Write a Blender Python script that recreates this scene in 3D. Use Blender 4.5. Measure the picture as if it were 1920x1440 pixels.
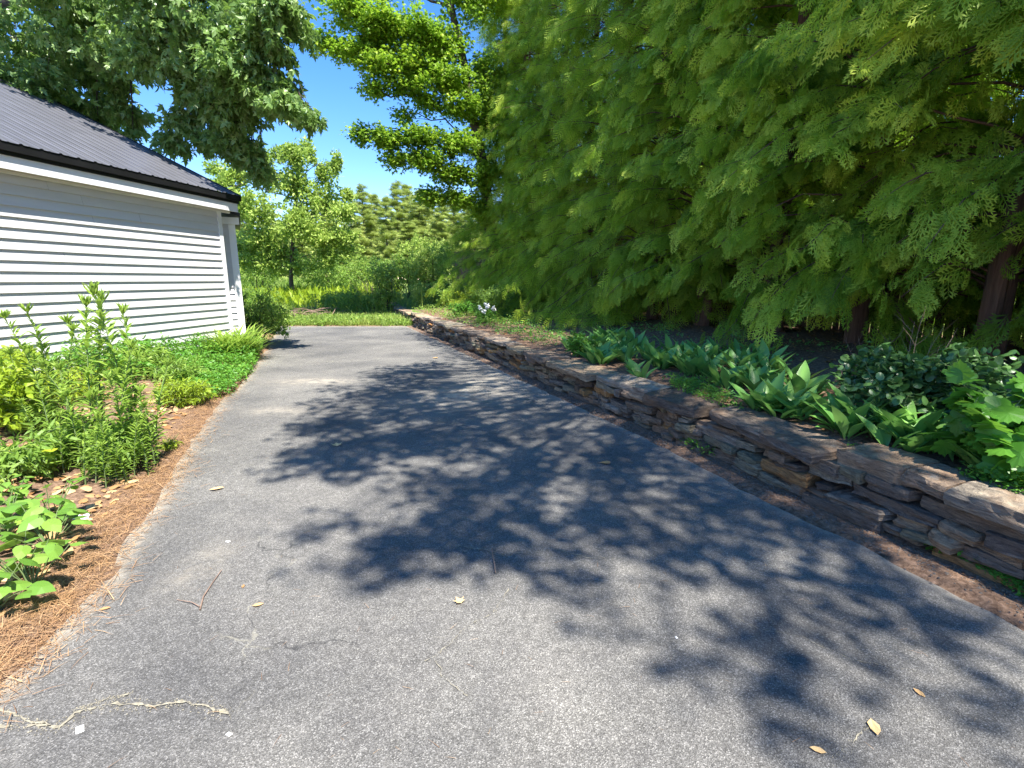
import bpy, math, random
import numpy as np
from mathutils import Vector, noise as mnoise

random.seed(7)
RG = np.random.default_rng(11)
scene = bpy.context.scene
for o in list(bpy.data.objects):
    bpy.data.objects.remove(o)

# ------------------------------------------------------------------ camera, sky, sun, exposure
EYE = 1.5
FPX = 960.0
PITCH = math.atan(196 / 960.0)
cam_d = bpy.data.cameras.new('camera')
cam_d.sensor_width = 36.0
cam_d.lens = 18.0
cam_d.clip_end = 1500.0
cam_d.clip_start = 0.05
cam = bpy.data.objects.new('camera', cam_d)
scene.collection.objects.link(cam)
cam.location = (0, 0, EYE)
cam.rotation_euler = (math.pi / 2 - PITCH, 0, 0)
scene.camera = cam

SUN_EL = math.radians(60)
SUN_AZ = math.radians(146)          # clockwise from +Y
SUN = np.array([math.sin(SUN_AZ) * math.cos(SUN_EL), math.cos(SUN_AZ) * math.cos(SUN_EL), math.sin(SUN_EL)])
world = bpy.data.worlds.new('World')
scene.world = world
world.use_nodes = True
wn = world.node_tree
bg = wn.nodes['Background']
sky = wn.nodes.new('ShaderNodeTexSky')
sky.sky_type = 'NISHITA'
sky.sun_disc = False
sky.sun_elevation = SUN_EL
sky.sun_rotation = SUN_AZ
sky.air_density = 1.0
sky.dust_density = 0.0
sky.ozone_density = 4.0
sky.altitude = 600
hsv = wn.nodes.new('ShaderNodeHueSaturation')
hsv.inputs['Saturation'].default_value = 1.28
wn.links.new(sky.outputs[0], hsv.inputs['Color'])
air = wn.nodes.new('ShaderNodeMix')
air.data_type = 'RGBA'
air.blend_type = 'MULTIPLY'
air.inputs[0].default_value = 1.0
air.inputs[7].default_value = (1.0, .82, .90, 1)
wn.links.new(hsv.outputs[0], air.inputs[6])
wn.links.new(air.outputs[2], bg.inputs[0])
bg.inputs[1].default_value = 0.125
sun_d = bpy.data.lights.new('sun', 'SUN')
sun_d.energy = 4.6
sun_d.angle = math.radians(0.55)
sun_d.color = (1.0, 0.955, 0.88)
sun = bpy.data.objects.new('sun', sun_d)
scene.collection.objects.link(sun)
sun.rotation_euler = Vector(SUN).to_track_quat('Z', 'Y').to_euler()
sun.location = (20, -8, 30)

scene.view_settings.view_transform = 'Standard'
scene.view_settings.look = 'None'
scene.view_settings.exposure = 1.62
scene.view_settings.gamma = 1.0
scene.render.engine = 'CYCLES'
scene.cycles.use_denoising = True
scene.cycles.denoising_prefilter = 'NONE'
scene.cycles.max_bounces = 8
scene.cycles.diffuse_bounces = 5
scene.cycles.glossy_bounces = 2
scene.cycles.transmission_bounces = 4
scene.cycles.transparent_max_bounces = 4

# ------------------------------------------------------------------ basic helpers
COL = scene.collection


def ray(px, py):
    dx, up = px - 960.0, 720.0 - py
    c, s = math.cos(PITCH), math.sin(PITCH)
    return dx, FPX * c + up * s, up * c - FPX * s


def gp(px, py, z=0.0):
    r = ray(px, py)
    t = (z - EYE) / r[2]
    return r[0] * t, r[1] * t


def at(px, py, Y):
    r = ray(px, py)
    t = Y / r[1]
    return np.array([r[0] * t, Y, EYE + r[2] * t])


def tag(o, label=None, cat=None, group=None, kind=None):
    if label: o['label'] = label
    if cat: o['category'] = cat
    if group: o['group'] = group
    if kind: o['kind'] = kind
    return o


def empty(name, loc=(0, 0, 0), rz=0.0, label=None, cat=None, group=None):
    o = bpy.data.objects.new(name, None)
    o.empty_display_size = 0.2
    COL.objects.link(o)
    o.location = loc
    o.rotation_euler = (0, 0, rz)
    return tag(o, label, cat, group)


def dup(root, loc, rz=0.0, sc=(1, 1, 1), label=None, group=None, tilt=(0, 0)):
    r = root.copy()
    COL.objects.link(r)
    r.location = loc
    r.rotation_euler = (tilt[0], tilt[1], rz)
    r.scale = sc
    if label: r['label'] = label
    if group: r['group'] = group
    for ch in list(root.children):
        c = ch.copy()
        COL.objects.link(c)
        c.parent = r
        for g in ch.children:
            d = g.copy()
            COL.objects.link(d)
            d.parent = c
    return r


class Buf:
    """collects triangles and quads, builds one mesh"""
    def __init__(self):
        self.V, self.T, self.Q, self.A, self.n = [], [], [], [], 0

    def add(self, V, T=None, Q=None, var=0.5):
        V = np.asarray(V, dtype=np.float32).reshape(-1, 3)
        self.V.append(V)
        if T is not None and len(T): self.T.append(np.asarray(T, dtype=np.int64).reshape(-1, 3) + self.n)
        if Q is not None and len(Q): self.Q.append(np.asarray(Q, dtype=np.int64).reshape(-1, 4) + self.n)
        a = np.empty(len(V), dtype=np.float32)
        a[:] = var
        self.A.append(a)
        self.n += len(V)

    def box(self, x0, x1, y0, y1, z0, z1, var=0.5):
        V = [(x, y, z) for x in (x0, x1) for y in (y0, y1) for z in (z0, z1)]
        self.add(V, Q=[(0, 1, 3, 2), (4, 6, 7, 5), (0, 4, 5, 1), (2, 3, 7, 6), (0, 2, 6, 4), (1, 5, 7, 3)], var=var)

    def tube(self, pts, radii, sides=6, var=0.5, cap=True):
        pts = np.asarray(pts, dtype=float)
        n = len(pts)
        d = np.gradient(pts, axis=0)
        d /= np.linalg.norm(d, axis=1)[:, None] + 1e-9
        ref = np.array([0, 0, 1.0]) if abs(d[0][2]) < 0.8 else np.array([1.0, 0, 0])
        a = np.cross(d, ref)
        a /= np.linalg.norm(a, axis=1)[:, None] + 1e-9
        b = np.cross(d, a)
        ang = np.arange(sides) * 2 * math.pi / sides
        ring = (np.cos(ang)[None, :, None] * a[:, None, :] + np.sin(ang)[None, :, None] * b[:, None, :])
        V = pts[:, None, :] + ring * np.asarray(radii, dtype=float)[:, None, None]
        i = np.arange(n - 1)[:, None] * sides
        j = np.arange(sides)[None, :]
        k = (j + 1) % sides
        Q = np.stack([i + j, i + k, i + sides + k, i + sides + j], axis=-1).reshape(-1, 4)
        V = V.reshape(-1, 3)
        T = None
        if cap:
            V = np.vstack([V, pts[-1]])
            e = (n - 1) * sides
            T = [(e + q, e + (q + 1) % sides, n * sides) for q in range(sides)]
        self.add(V, T=T, Q=Q, var=var)

    def build(self, name, mat, parent=None, smooth=False):
        me = bpy.data.meshes.new(name)
        V = np.concatenate(self.V)
        me.vertices.add(len(V))
        me.vertices.foreach_set('co', V.ravel())
        T = np.concatenate(self.T) if self.T else np.zeros((0, 3), np.int64)
        Q = np.concatenate(self.Q) if self.Q else np.zeros((0, 4), np.int64)
        idx = np.concatenate([T.ravel(), Q.ravel()]).astype(np.int32)
        me.loops.add(len(idx))
        me.loops.foreach_set('vertex_index', idx)
        npoly = len(T) + len(Q)
        me.polygons.add(npoly)
        starts = np.concatenate([np.arange(len(T)) * 3, len(T) * 3 + np.arange(len(Q)) * 4]).astype(np.int32)
        me.polygons.foreach_set('loop_start', starts)
        me.polygons.foreach_set('use_smooth', np.full(npoly, bool(smooth)))
        at_ = me.attributes.new('var', 'FLOAT', 'POINT')
        at_.data.foreach_set('value', np.concatenate(self.A))
        me.update(calc_edges=True)
        me.materials.append(mat)
        o = bpy.data.objects.new(name, me)
        COL.objects.link(o)
        if parent is not None:
            o.parent = parent
        return o


def norm(a):
    return a / (np.linalg.norm(a, axis=-1, keepdims=True) + 1e-9)


def frames(Y, Zapprox):
    Y = norm(Y)
    X = norm(np.cross(Y, Zapprox))
    Z = np.cross(X, Y)
    return X, Y, Z


def scatter(buf, shape, P, Yax, Zax, S, var, svar=None):
    """shape=(V,T,Q); instances of it merged into buf"""
    SV, ST, SQ = shape
    SV = np.asarray(SV, dtype=float)
    N = len(P)
    if N == 0: return
    X, Y, Z = frames(np.asarray(Yax, float), np.asarray(Zax, float))
    S = np.broadcast_to(np.asarray(S, float), (N,))
    V = P[:, None, :] + S[:, None, None] * (SV[None, :, 0, None] * X[:, None, :] + SV[None, :, 1, None] * Y[:, None, :] + SV[None, :, 2, None] * Z[:, None, :])
    off = (np.arange(N) * len(SV))[:, None, None]
    T = (np.asarray(ST)[None] + off).reshape(-1, 3) if len(ST) else None
    Q = (np.asarray(SQ)[None] + off).reshape(-1, 4) if len(SQ) else None
    vv = np.repeat(np.broadcast_to(var, (N,)), len(SV))
    if svar is not None: vv = np.clip(vv + np.tile(svar, N), 0, 1)
    buf.add(V.reshape(-1, 3), T, Q, vv)


def rnd_dir(n):
    return norm(RG.normal(size=(n, 3)))


# ------------------------------------------------------------------ leaf shapes (y = axis, unit length)
def fan(points, bend=0.12):
    pts = [(0, 0.0)] + points + [(-x, y) for x, y in reversed(points) if x != 0]
    V = [(0, 0.42, 0.0)] + [(x, y, -bend * (x * x * 4 + (y - .4) ** 2 * 2)) for x, y in pts]
    n = len(pts)
    T = [(0, 1 + i, 1 + (i + 1) % n) for i in range(n)]
    return V, T, []


MAPLE = fan([(0.10, 0.06), (0.42, 0.10), (0.30, 0.28), (0.56, 0.56), (0.28, 0.50), (0.17, 0.66), (0.0, 1.0)], 0.2)
LOBED = fan([(0.07, 0.10), (0.34, 0.22), (0.16, 0.34), (0.44, 0.62), (0.17, 0.56), (0.14, 0.76), (0.0, 1.05)], 0.25)
GRAPE = fan([(0.16, -0.06), (0.40, 0.02), (0.44, 0.16), (0.40, 0.22), (0.60, 0.36), (0.56, 0.50), (0.40, 0.50), (0.42, 0.66), (0.26, 0.68), (0.22, 0.84), (0.10, 0.84), (0.0, 1.0)], 0.12)
HEART = fan([(0.12, -0.08), (0.30, -0.02), (0.40, 0.18), (0.36, 0.42), (0.22, 0.70), (0.0, 1.0)], 0.2)
ROUND = fan([(0.22, 0.04), (0.40, 0.26), (0.42, 0.56), (0.26, 0.86), (0.0, 0.98)], 0.15)
OVAL = ([(0, 0, 0), (-.24, .35, .05), (.24, .35, .05), (0, .38, 0), (-.2, .7, .03), (.2, .7, .03), (0, 1, -.06)],
        [(4, 3, 6), (3, 5, 6)], [(0, 3, 4, 1), (0, 2, 5, 3)])
SMALL = ([(0, 0, 0), (-.27, .45, .07), (.27, .45, .07), (0, 1, -.05)], [], [(0, 2, 3, 1)])
LANCE = ([(0, 0, 0), (-.07, .25, .06), (.07, .25, .06), (-.085, .55, .04), (.085, .55, .04), (0, 1, -.12), (0, .3, .02), (0, .6, 0)],
         [(3, 7, 5), (7, 4, 5)], [(0, 6, 3, 1), (0, 2, 4, 6)])
LANCE = ([(0, 0, 0), (-.09, .3, .05), (.09, .3, .05), (-.08, .65, .03), (.08, .65, .03), (0, 1, -.13)],
         [(0, 2, 1), (3, 4, 5)], [(1, 2, 4, 3)])


def big_leaf():
    V, Q = [], []
    prof = [(0.0, 0.012), (0.12, 0.03), (0.28, 0.10), (0.45, 0.145), (0.62, 0.14), (0.8, 0.085), (0.92, 0.035), (1.0, 0.002)]
    for t, w in prof:
        z = -0.28 * t * t
        fold = 0.35 * w
        V += [(-w, t, z + fold), (0, t, z), (w, t, z + fold)]
    for i in range(len(prof) - 1):
        a = i * 3
        Q += [(a, a + 1, a + 4, a + 3), (a + 1, a + 2, a + 5, a + 4)]
    return V, [], Q


BIGLEAF = big_leaf()


def blade():
    V, Q = [], []
    for t, w, z in [(0, .02, 0), (.3, .024, -.02), (.6, .02, -.12), (.85, .012, -.3), (1.0, .002, -.46)]:
        V += [(-w, t, z), (w, t, z)]
    for i in range(4):
        Q.append((2 * i, 2 * i + 1, 2 * i + 3, 2 * i + 2))
    return V, [], Q


BLADE = blade()


def kite(V, Q, a, d, L, w, z=0.0):
    """a thin kite from a along d in the xy plane"""
    d = np.array(d) / np.linalg.norm(d)
    s = np.array([-d[1], d[0]])
    a = np.array(a)
    p = [a, a + d * L * .45 + s * w, a + d * L, a + d * L * .45 - s * w]
    n = len(V)
    for i, q in enumerate(p):
        V.append((q[0], q[1], z - 0.25 * q[1] ** 2 - 0.25 * abs(q[0]) ** 1.5))
    Q.append((n, n + 1, n + 2, n + 3))


def thuja_spray(seed, steps=11, sub=True):
    r = random.Random(seed)
    V, Q = [], []
    kite(V, Q, (0, 0), (0, 1), 1.0, .02)
    for i in range(steps):
        t = .08 + .85 * i / (steps - 1)
        for sgn in (-1, 1):
            tt = t + sgn * .02 + r.uniform(-.015, .015)
            L = (.50 * (1 - tt) ** .7 + .10) * r.uniform(.8, 1.15) * min(1, .5 + tt * 2.2)
            ang = math.radians(r.uniform(38, 52))
            d = (sgn * math.sin(ang), math.cos(ang))
            zz = r.uniform(-.03, .03)
            kite(V, Q, (0, tt), d, L, .026, zz)
            if sub:
                m = int(L / .13)
                for k in range(1, m):
                    q = k / m
                    for s2 in (-1, 1):
                        a2 = ang + s2 * math.radians(40)
                        d2 = (sgn * math.sin(a2), math.cos(a2))
                        kite(V, Q, (d[0] * L * q, tt + d[1] * L * q), d2, L * (1 - q) * .5 + .07, .022, zz)
    return V, [], Q


SPRAY = thuja_spray(1, 7)
SPRAY_C = thuja_spray(2, 6, False)


def needle_tuft(n=9, seed=3):
    r = random.Random(seed)
    V, Q = [], []
    for i in range(n):
        a = (i + r.uniform(-.3, .3)) * 2 * math.pi / n
        d = np.array([math.cos(a), math.sin(a) * .8 + .35, r.uniform(-.1, .6)])
        d /= np.linalg.norm(d)
        s = np.cross(d, [0, 0, 1.0]) * .055
        k = len(V)
        for p in (np.zeros(3), d * .5 + s, d, d * .5 - s):
            V.append(tuple(p))
        Q.append((k, k + 1, k + 2, k + 3))
    return V, [], Q


TUFT = needle_tuft()

# ------------------------------------------------------------------ materials
def new_mat(name):
    m = bpy.data.materials.new(name)
    m.use_nodes = True
    nt = m.node_tree
    b = nt.nodes['Principled BSDF']
    return m, nt, b


def N(nt, t, **kw):
    n = nt.nodes.new(t)
    for k, v in kw.items():
        setattr(n, k, v)
    return n


def ramp(nt, fac, stops, interp='LINEAR'):
    r = N(nt, 'ShaderNodeValToRGB')
    r.color_ramp.interpolation = interp
    el = r.color_ramp.elements
    while len(el) < len(stops): el.new(0.5)
    for e, (p, c) in zip(el, stops):
        e.position = p
        e.color = (*c, 1) if len(c) == 3 else c
    nt.links.new(fac, r.inputs[0])
    return r.outputs[0]


def noise_tex(nt, scale, detail=4, rough=.55, vec=None, dist=0.0):
    n = N(nt, 'ShaderNodeTexNoise')
    n.inputs['Scale'].default_value = scale
    n.inputs['Detail'].default_value = detail
    n.inputs['Roughness'].default_value = rough
    n.inputs['Distortion'].default_value = dist
    if vec is not None: nt.links.new(vec, n.inputs['Vector'])
    return n.outputs['Fac']


def mixc(nt, fac, a, b, mode='MIX'):
    m = N(nt, 'ShaderNodeMix', data_type='RGBA', blend_type=mode)
    if isinstance(fac, (int, float)): m.inputs[0].default_value = fac
    else: nt.links.new(fac, m.inputs[0])
    for sock, v in ((m.inputs[6], a), (m.inputs[7], b)):
        if isinstance(v, tuple): sock.default_value = (*v, 1)
        else: nt.links.new(v, sock)
    return m.outputs[2]


def obj_vec(nt, scale=None):
    tc = N(nt, 'ShaderNodeTexCoord')
    v = tc.outputs['Object']
    if scale:
        mp = N(nt, 'ShaderNodeMapping')
        mp.inputs['Scale'].default_value = scale
        nt.links.new(v, mp.inputs['Vector'])
        v = mp.outputs[0]
    return v


def bump(nt, b, h, strength=.5, dist=.01):
    n = N(nt, 'ShaderNodeBump')
    n.inputs['Strength'].default_value = strength
    n.inputs['Distance'].default_value = dist
    nt.links.new(h, n.inputs['Height'])
    nt.links.new(n.outputs[0], b.inputs['Normal'])


def attr(nt, name='var'):
    a = N(nt, 'ShaderNodeAttribute')
    a.attribute_name = name
    return a.outputs['Fac']


def leaf_mat(name, dark, mid, light, transl=(0.35, 0.55, 0.06), tfac=.32, rough=.45, spec=.35):
    m, nt, b = new_mat(name)
    c = ramp(nt, attr(nt), [(0.0, dark), (0.5, mid), (1.0, light)])
    nz = noise_tex(nt, 9, 2, vec=obj_vec(nt))
    c2 = mixc(nt, nz, c, mixc(nt, 1.0, c, (1.25, 1.15, .85), 'MULTIPLY'))
    nt.links.new(c2, b.inputs['Base Color'])
    b.inputs['Roughness'].default_value = rough
    b.inputs['Specular IOR Level'].default_value = spec
    tr = N(nt, 'ShaderNodeBsdfTranslucent')
    nt.links.new(mixc(nt, .55, c, transl), tr.inputs[0])
    mx = N(nt, 'ShaderNodeMixShader')
    mx.inputs[0].default_value = tfac
    nt.links.new(b.outputs[0], mx.inputs[1])
    nt.links.new(tr.outputs[0], mx.inputs[2])
    nt.links.new(mx.outputs[0], nt.nodes['Material Output'].inputs[0])
    return m


def bark_mat(name, c1, c2, sc=(14, 14, 3)):
    m, nt, b = new_mat(name)
    f = noise_tex(nt, 1.0, 6, .65, obj_vec(nt, sc), .4)
    nt.links.new(ramp(nt, f, [(.3, c1), (.7, c2)]), b.inputs['Base Color'])
    b.inputs['Roughness'].default_value = .95
    bump(nt, b, f, .8, .03)
    return m


def plain_mat(name, c, rough=.6, var=.12, sc=6.0, metal=0.0, spec=.4, bmp=0.0):
    m, nt, b = new_mat(name)
    f = noise_tex(nt, sc, 5, .6, obj_vec(nt))
    lo = tuple(x * (1 - var) for x in c)
    hi = tuple(x * (1 + var) for x in c)
    nt.links.new(ramp(nt, f, [(.3, lo), (.7, hi)]), b.inputs['Base Color'])
    b.inputs['Roughness'].default_value = rough
    b.inputs['Metallic'].default_value = metal
    b.inputs['Specular IOR Level'].default_value = spec
    if bmp: bump(nt, b, f, bmp, .004)
    return m


M = {}
M['oak_leaf'] = leaf_mat('broad_leaf_dark', (.07, .14, .03), (.15, .26, .075), (.32, .44, .17), (.4, .65, .1), .33, .38, .5)
M['maple_leaf'] = leaf_mat('maple_leaf', (.10, .20, .02), (.20, .34, .03), (.50, .62, .05), (.36, .62, .05), .45, .45)
M['young_leaf'] = leaf_mat('young_leaf', (.17, .27, .06), (.29, .41, .08), (.46, .56, .16), (.4, .6, .1), .4, .5)
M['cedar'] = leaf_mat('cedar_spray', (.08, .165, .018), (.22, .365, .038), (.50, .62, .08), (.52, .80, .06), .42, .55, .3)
M['pine'] = leaf_mat('pine_needles', (.19, .27, .08), (.42, .51, .16), (.62, .67, .30), (.4, .5, .14), .3, .6, .3)
M['weed'] = leaf_mat('weed_leaf', (.08, .16, .03), (.16, .28, .05), (.30, .43, .08), (.45, .66, .09), .4, .5)
M['yellow_leaf'] = leaf_mat('yellow_green_leaf', (.16, .26, .02), (.26, .38, .03), (.40, .48, .04), (.6, .7, .06), .4, .5)
M['heart_leaf'] = leaf_mat('heart_leaf', (.07, .17, .03), (.12, .26, .045), (.22, .36, .07), (.4, .65, .08), .35, .4)
M['cover'] = leaf_mat('cover_leaf', (.045, .15, .02), (.08, .23, .03), (.16, .34, .05), (.35, .6, .06), .35, .45)
M['lily_leaf'] = leaf_mat('lily_leaf', (.09, .23, .06), (.14, .34, .085), (.25, .46, .11), (.25, .5, .1), .3, .35, .5)
M['shrub_dark'] = leaf_mat('dark_round_leaf', (.04, .10, .035), (.07, .16, .05), (.13, .24, .08), (.1, .3, .06), .2, .35, .5)
M['grape_leaf'] = leaf_mat('lobed_leaf', (.05, .16, .02), (.08, .24, .03), (.14, .34, .05), (.3, .6, .06), .35, .4)
M['grass'] = leaf_mat('grass_blade', (.08, .15, .03), (.15, .24, .05), (.30, .36, .09), (.4, .6, .1), .35, .5)
M['straw'] = leaf_mat('dry_leaf', (.18, .09, .04), (.34, .20, .10), (.55, .42, .26), (.5, .35, .15), .15, .7, .2)
M['needles'] = leaf_mat('dry_needle', (.15, .08, .045), (.29, .175, .10), (.46, .32, .20), (.5, .3, .15), .05, .7, .2)
M['bark'] = bark_mat('bark_grey', (.035, .028, .022), (.13, .105, .085))
M['cedar_bark'] = bark_mat('cedar_bark', (.07, .035, .022), (.22, .125, .085), (22, 22, 1.5))
M['pine_bark'] = bark_mat('pine_bark', (.05, .04, .035), (.17, .14, .12))
M['stem'] = plain_mat('green_stem', (.12, .17, .06), .7)
M['twig'] = plain_mat('dry_twig', (.22, .15, .11), .85, .3, 20)
M['petal'] = plain_mat('white_petal', (.8, .8, .76), .7, .05)


def asphalt():
    m, nt, b = new_mat('old_asphalt')
    v = obj_vec(nt)
    vo = N(nt, 'ShaderNodeTexVoronoi')
    vo.inputs['Scale'].default_value = 260
    nt.links.new(v, vo.inputs['Vector'])
    sep = N(nt, 'ShaderNodeSeparateColor')
    nt.links.new(vo.outputs['Color'], sep.inputs[0])
    agg = ramp(nt, sep.outputs[0], [(0, (.074, .072, .067)), (.55, (.132, .128, .120)), (.85, (.185, .18, .169)), (1, (.30, .292, .273))])
    big = noise_tex(nt, .9, 6, .62, v)
    c = mixc(nt, ramp(nt, big, [(.36, (.0, .0, .0)), (.66, (1, 1, 1))]), mixc(nt, 1.0, agg, (.74, .74, .75), 'MULTIPLY'), mixc(nt, 1.0, agg, (1.22, 1.2, 1.16), 'MULTIPLY'))
    worn = noise_tex(nt, .35, 5, .7, v, .8)
    c = mixc(nt, 1.0, c, ramp(nt, worn, [(.4, (.86, .86, .87)), (.6, (1.12, 1.11, 1.09))]), 'MULTIPLY')
    med = noise_tex(nt, 22, 5, .7, v)
    c = mixc(nt, 1.0, c, ramp(nt, med, [(.25, (.72, .72, .72)), (.75, (1.3, 1.3, 1.3))]), 'MULTIPLY')
    # pale sandy wash where silt has dried, greenish lichen specks
    dirt = attr(nt, 'var')
    dn = noise_tex(nt, 7, 6, .7, v)
    mul = N(nt, 'ShaderNodeMath', operation='MULTIPLY')
    nt.links.new(dirt, mul.inputs[0])
    nt.links.new(ramp(nt, dn, [(.35, (0, 0, 0)), (.6, (1, 1, 1))]), mul.inputs[1])
    c = mixc(nt, mul.outputs[0], c, (.42, .37, .29))
    # thin cracks
    vc = N(nt, 'ShaderNodeTexVoronoi', feature='DISTANCE_TO_EDGE')
    vc.inputs['Scale'].default_value = .8
    ds = N(nt, 'ShaderNodeMixRGB')
    nn = N(nt, 'ShaderNodeTexNoise')
    nn.inputs['Scale'].default_value = 3.0
    nn.inputs['Detail'].default_value = 6
    nt.links.new(v, nn.inputs['Vector'])
    ds.blend_type = 'ADD'
    ds.inputs[0].default_value = .45
    nt.links.new(v, ds.inputs[1])
    nt.links.new(nn.outputs['Color'], ds.inputs[2])
    nt.links.new(ds.outputs[0], vc.inputs['Vector'])
    cr = ramp(nt, vc.outputs['Distance'], [(0, (1, 1, 1)), (.0045, (0, 0, 0))])
    gate = ramp(nt, noise_tex(nt, 1.3, 3, .5, v), [(.50, (0, 0, 0)), (.60, (.8, .8, .8))])
    mm = N(nt, 'ShaderNodeMath', operation='MULTIPLY')
    nt.links.new(cr, mm.inputs[0])
    nt.links.new(gate, mm.inputs[1])
    c = mixc(nt, mm.outputs[0], c, ramp(nt, noise_tex(nt, 5, 2, .5, v), [(.47, (.03, .03, .03)), (.56, (.30, .28, .22))]))
    nt.links.new(c, b.inputs['Base Color'])
    b.inputs['Roughness'].default_value = .82
    b.inputs['Specular IOR Level'].default_value = .35
    bump(nt, b, vo.outputs['Distance'], .6, .004)
    return m


M['asphalt'] = asphalt()


def ground_mat():
    m, nt, b = new_mat('litter_ground')
    v = obj_vec(nt)
    n1 = noise_tex(nt, 28, 8, .75, v, .6)
    lit = ramp(nt, n1, [(.28, (.055, .03, .022)), (.45, (.15, .105, .075)), (.6, (.28, .20, .145)), (.78, (.50, .42, .33))])
    n2 = noise_tex(nt, 1.6, 4, .6, v)
    lit = mixc(nt, n2, mixc(nt, 1.0, lit, (.8, .75, .72), 'MULTIPLY'), mixc(nt, 1.0, lit, (1.25, 1.1, 1.0), 'MULTIPLY'))
    g1 = noise_tex(nt, 14, 8, .75, v)
    gr = ramp(nt, g1, [(.3, (.05, .09, .02)), (.5, (.12, .19, .035)), (.7, (.27, .33, .09))])
    c = mixc(nt, attr(nt, 'var'), lit, gr)
    nt.links.new(c, b.inputs['Base Color'])
    b.inputs['Roughness'].default_value = .95
    b.inputs['Specular IOR Level'].default_value = .15
    bump(nt, b, n1, .9, .02)
    return m


M['ground'] = ground_mat()


def stone_mat():
    m, nt, b = new_mat('slate_stone')
    v = obj_vec(nt)
    f = attr(nt, 'var')
    base = ramp(nt, f, [(0, (.09, .065, .048)), (.2, (.30, .21, .14)), (.35, (.16, .12, .09)), (.5, (.34, .27, .20)), (.65, (.20, .18, .11)), (.78, (.42, .28, .17)), (.88, (.26, .15, .09)), (.93, (.42, .20, .07)), (1, (.46, .26, .10))])
    n1 = noise_tex(nt, 1.0, 8, .75, obj_vec(nt, (9, 9, 55)), 1.2)
    c = mixc(nt, 1.0, base, ramp(nt, n1, [(.32, (.30, .28, .26)), (.48, (1, 1, 1)), (.66, (1.9, 1.85, 1.7))]), 'MULTIPLY')
    n2 = noise_tex(nt, 5, 6, .7, v, .3)
    c = mixc(nt, ramp(nt, n2, [(.60, (0, 0, 0)), (.70, (.8, .8, .8))]), c, (.30, .29, .25))
    n3 = noise_tex(nt, 3.2, 4, .6, v)
    c = mixc(nt, ramp(nt, n3, [(.52, (0, 0, 0)), (.68, (.6, .6, .6))]), c, (.30, .16, .08))
    c = mixc(nt, 1.0, c, (.93, .96, 1.0), 'MULTIPLY')
    nt.links.new(c, b.inputs['Base Color'])
    b.inputs['Roughness'].default_value = .8
    b.inputs['Specular IOR Level'].default_value = .35
    bump(nt, b, n1, 1.0, .035)
    return m


M['stone'] = stone_mat()
M['soil'] = plain_mat('dark_soil', (.035, .025, .02), .95, .3, 12)
M['fence'] = bark_mat('weathered_board', (.055, .03, .022), (.14, .085, .06), (20, 20, 1.2))


def siding_mat():
    m, nt, b = new_mat('white_siding')
    f = noise_tex(nt, 1.0, 5, .6, obj_vec(nt, (1.2, 1.2, 8)))
    nt.links.new(ramp(nt, f, [(.3, (.545, .545, .54)), (.7, (.62, .615, .605))]), b.inputs['Base Color'])
    b.inputs['Roughness'].default_value = .45
    b.inputs['Specular IOR Level'].default_value = .35
    g = noise_tex(nt, 1.0, 4, .7, obj_vec(nt, (4, 4, 40)))
    bump(nt, b, g, .12, .004)
    return m


M['siding'] = siding_mat()
M['trim'] = plain_mat('white_trim', (.76, .76, .75), .5, .04, 3)
M['soffit'] = plain_mat('tan_soffit', (.52, .44, .34), .6, .06, 3)
M['drip'] = plain_mat('black_metal_edge', (.012, .012, .013), .45, .2, 3, 0.0, .35)
M['roof'] = plain_mat('charcoal_metal_roof', (.085, .086, .098), .42, .14, 2.2, 0.0, .5)
M['foundation'] = plain_mat('concrete', (.45, .44, .42), .9, .15, 8)

# ------------------------------------------------------------------ terrain
W0 = np.array([2.48, 2.22])
WD = np.array([-.3633, .9317])
WN = np.array([.9317, .3633])
LEFT = [(-1.93, 1.66), (-1.97, 1.83), (-2.01, 2.03), (-2.05, 2.32), (-2.28, 2.81), (-2.44, 3.26), (-2.64, 3.74), (-3.0, 4.52), (-3.22, 5.13),
        (-3.65, 6.19), (-3.98, 7.35), (-4.71, 9.31), (-5.38, 11.14), (-6.6, 14.2), (-7.65, 16.6)]
RIGHT = [(2.9, -2.0), (2.62, 0.6), (2.24, 1.98), (2.13, 2.3), (1.99, 2.71), (1.84, 3.05), (1.62, 3.68), (1.37, 4.49), (-3.45, 16.8)]
LY = np.array([p[1] for p in LEFT])
LX = np.array([p[0] for p in LEFT])
RY = np.array([p[1] for p in RIGHT])
RX = np.array([p[0] for p in RIGHT])


def sm(t):
    t = np.clip(t, 0, 1)
    return t * t * (3 - 2 * t)


def vnoise(x, y, s, seed=0.0):
    """cheap smooth noise, vectorised"""
    x = np.asarray(x, float) * s + seed * 13.7
    y = np.asarray(y, float) * s + seed * 7.1
    return (np.sin(x * 1.7 + 1.3 * np.sin(y * 1.1)) + np.sin(y * 1.9 + 1.7 * np.sin(x * .8 + 2)) + np.sin((x + y) * 2.7 + np.sin(x * 2.1)) * .5) / 2.5


def wall_uv(x, y):
    rx, ry = x - W0[0], y - W0[1]
    return rx * WD[0] + ry * WD[1], rx * WN[0] + ry * WN[1]


def uv(u, v):
    return W0[0] + WD[0] * u + WN[0] * v, W0[1] + WD[1] * u + WN[1] * v


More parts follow.
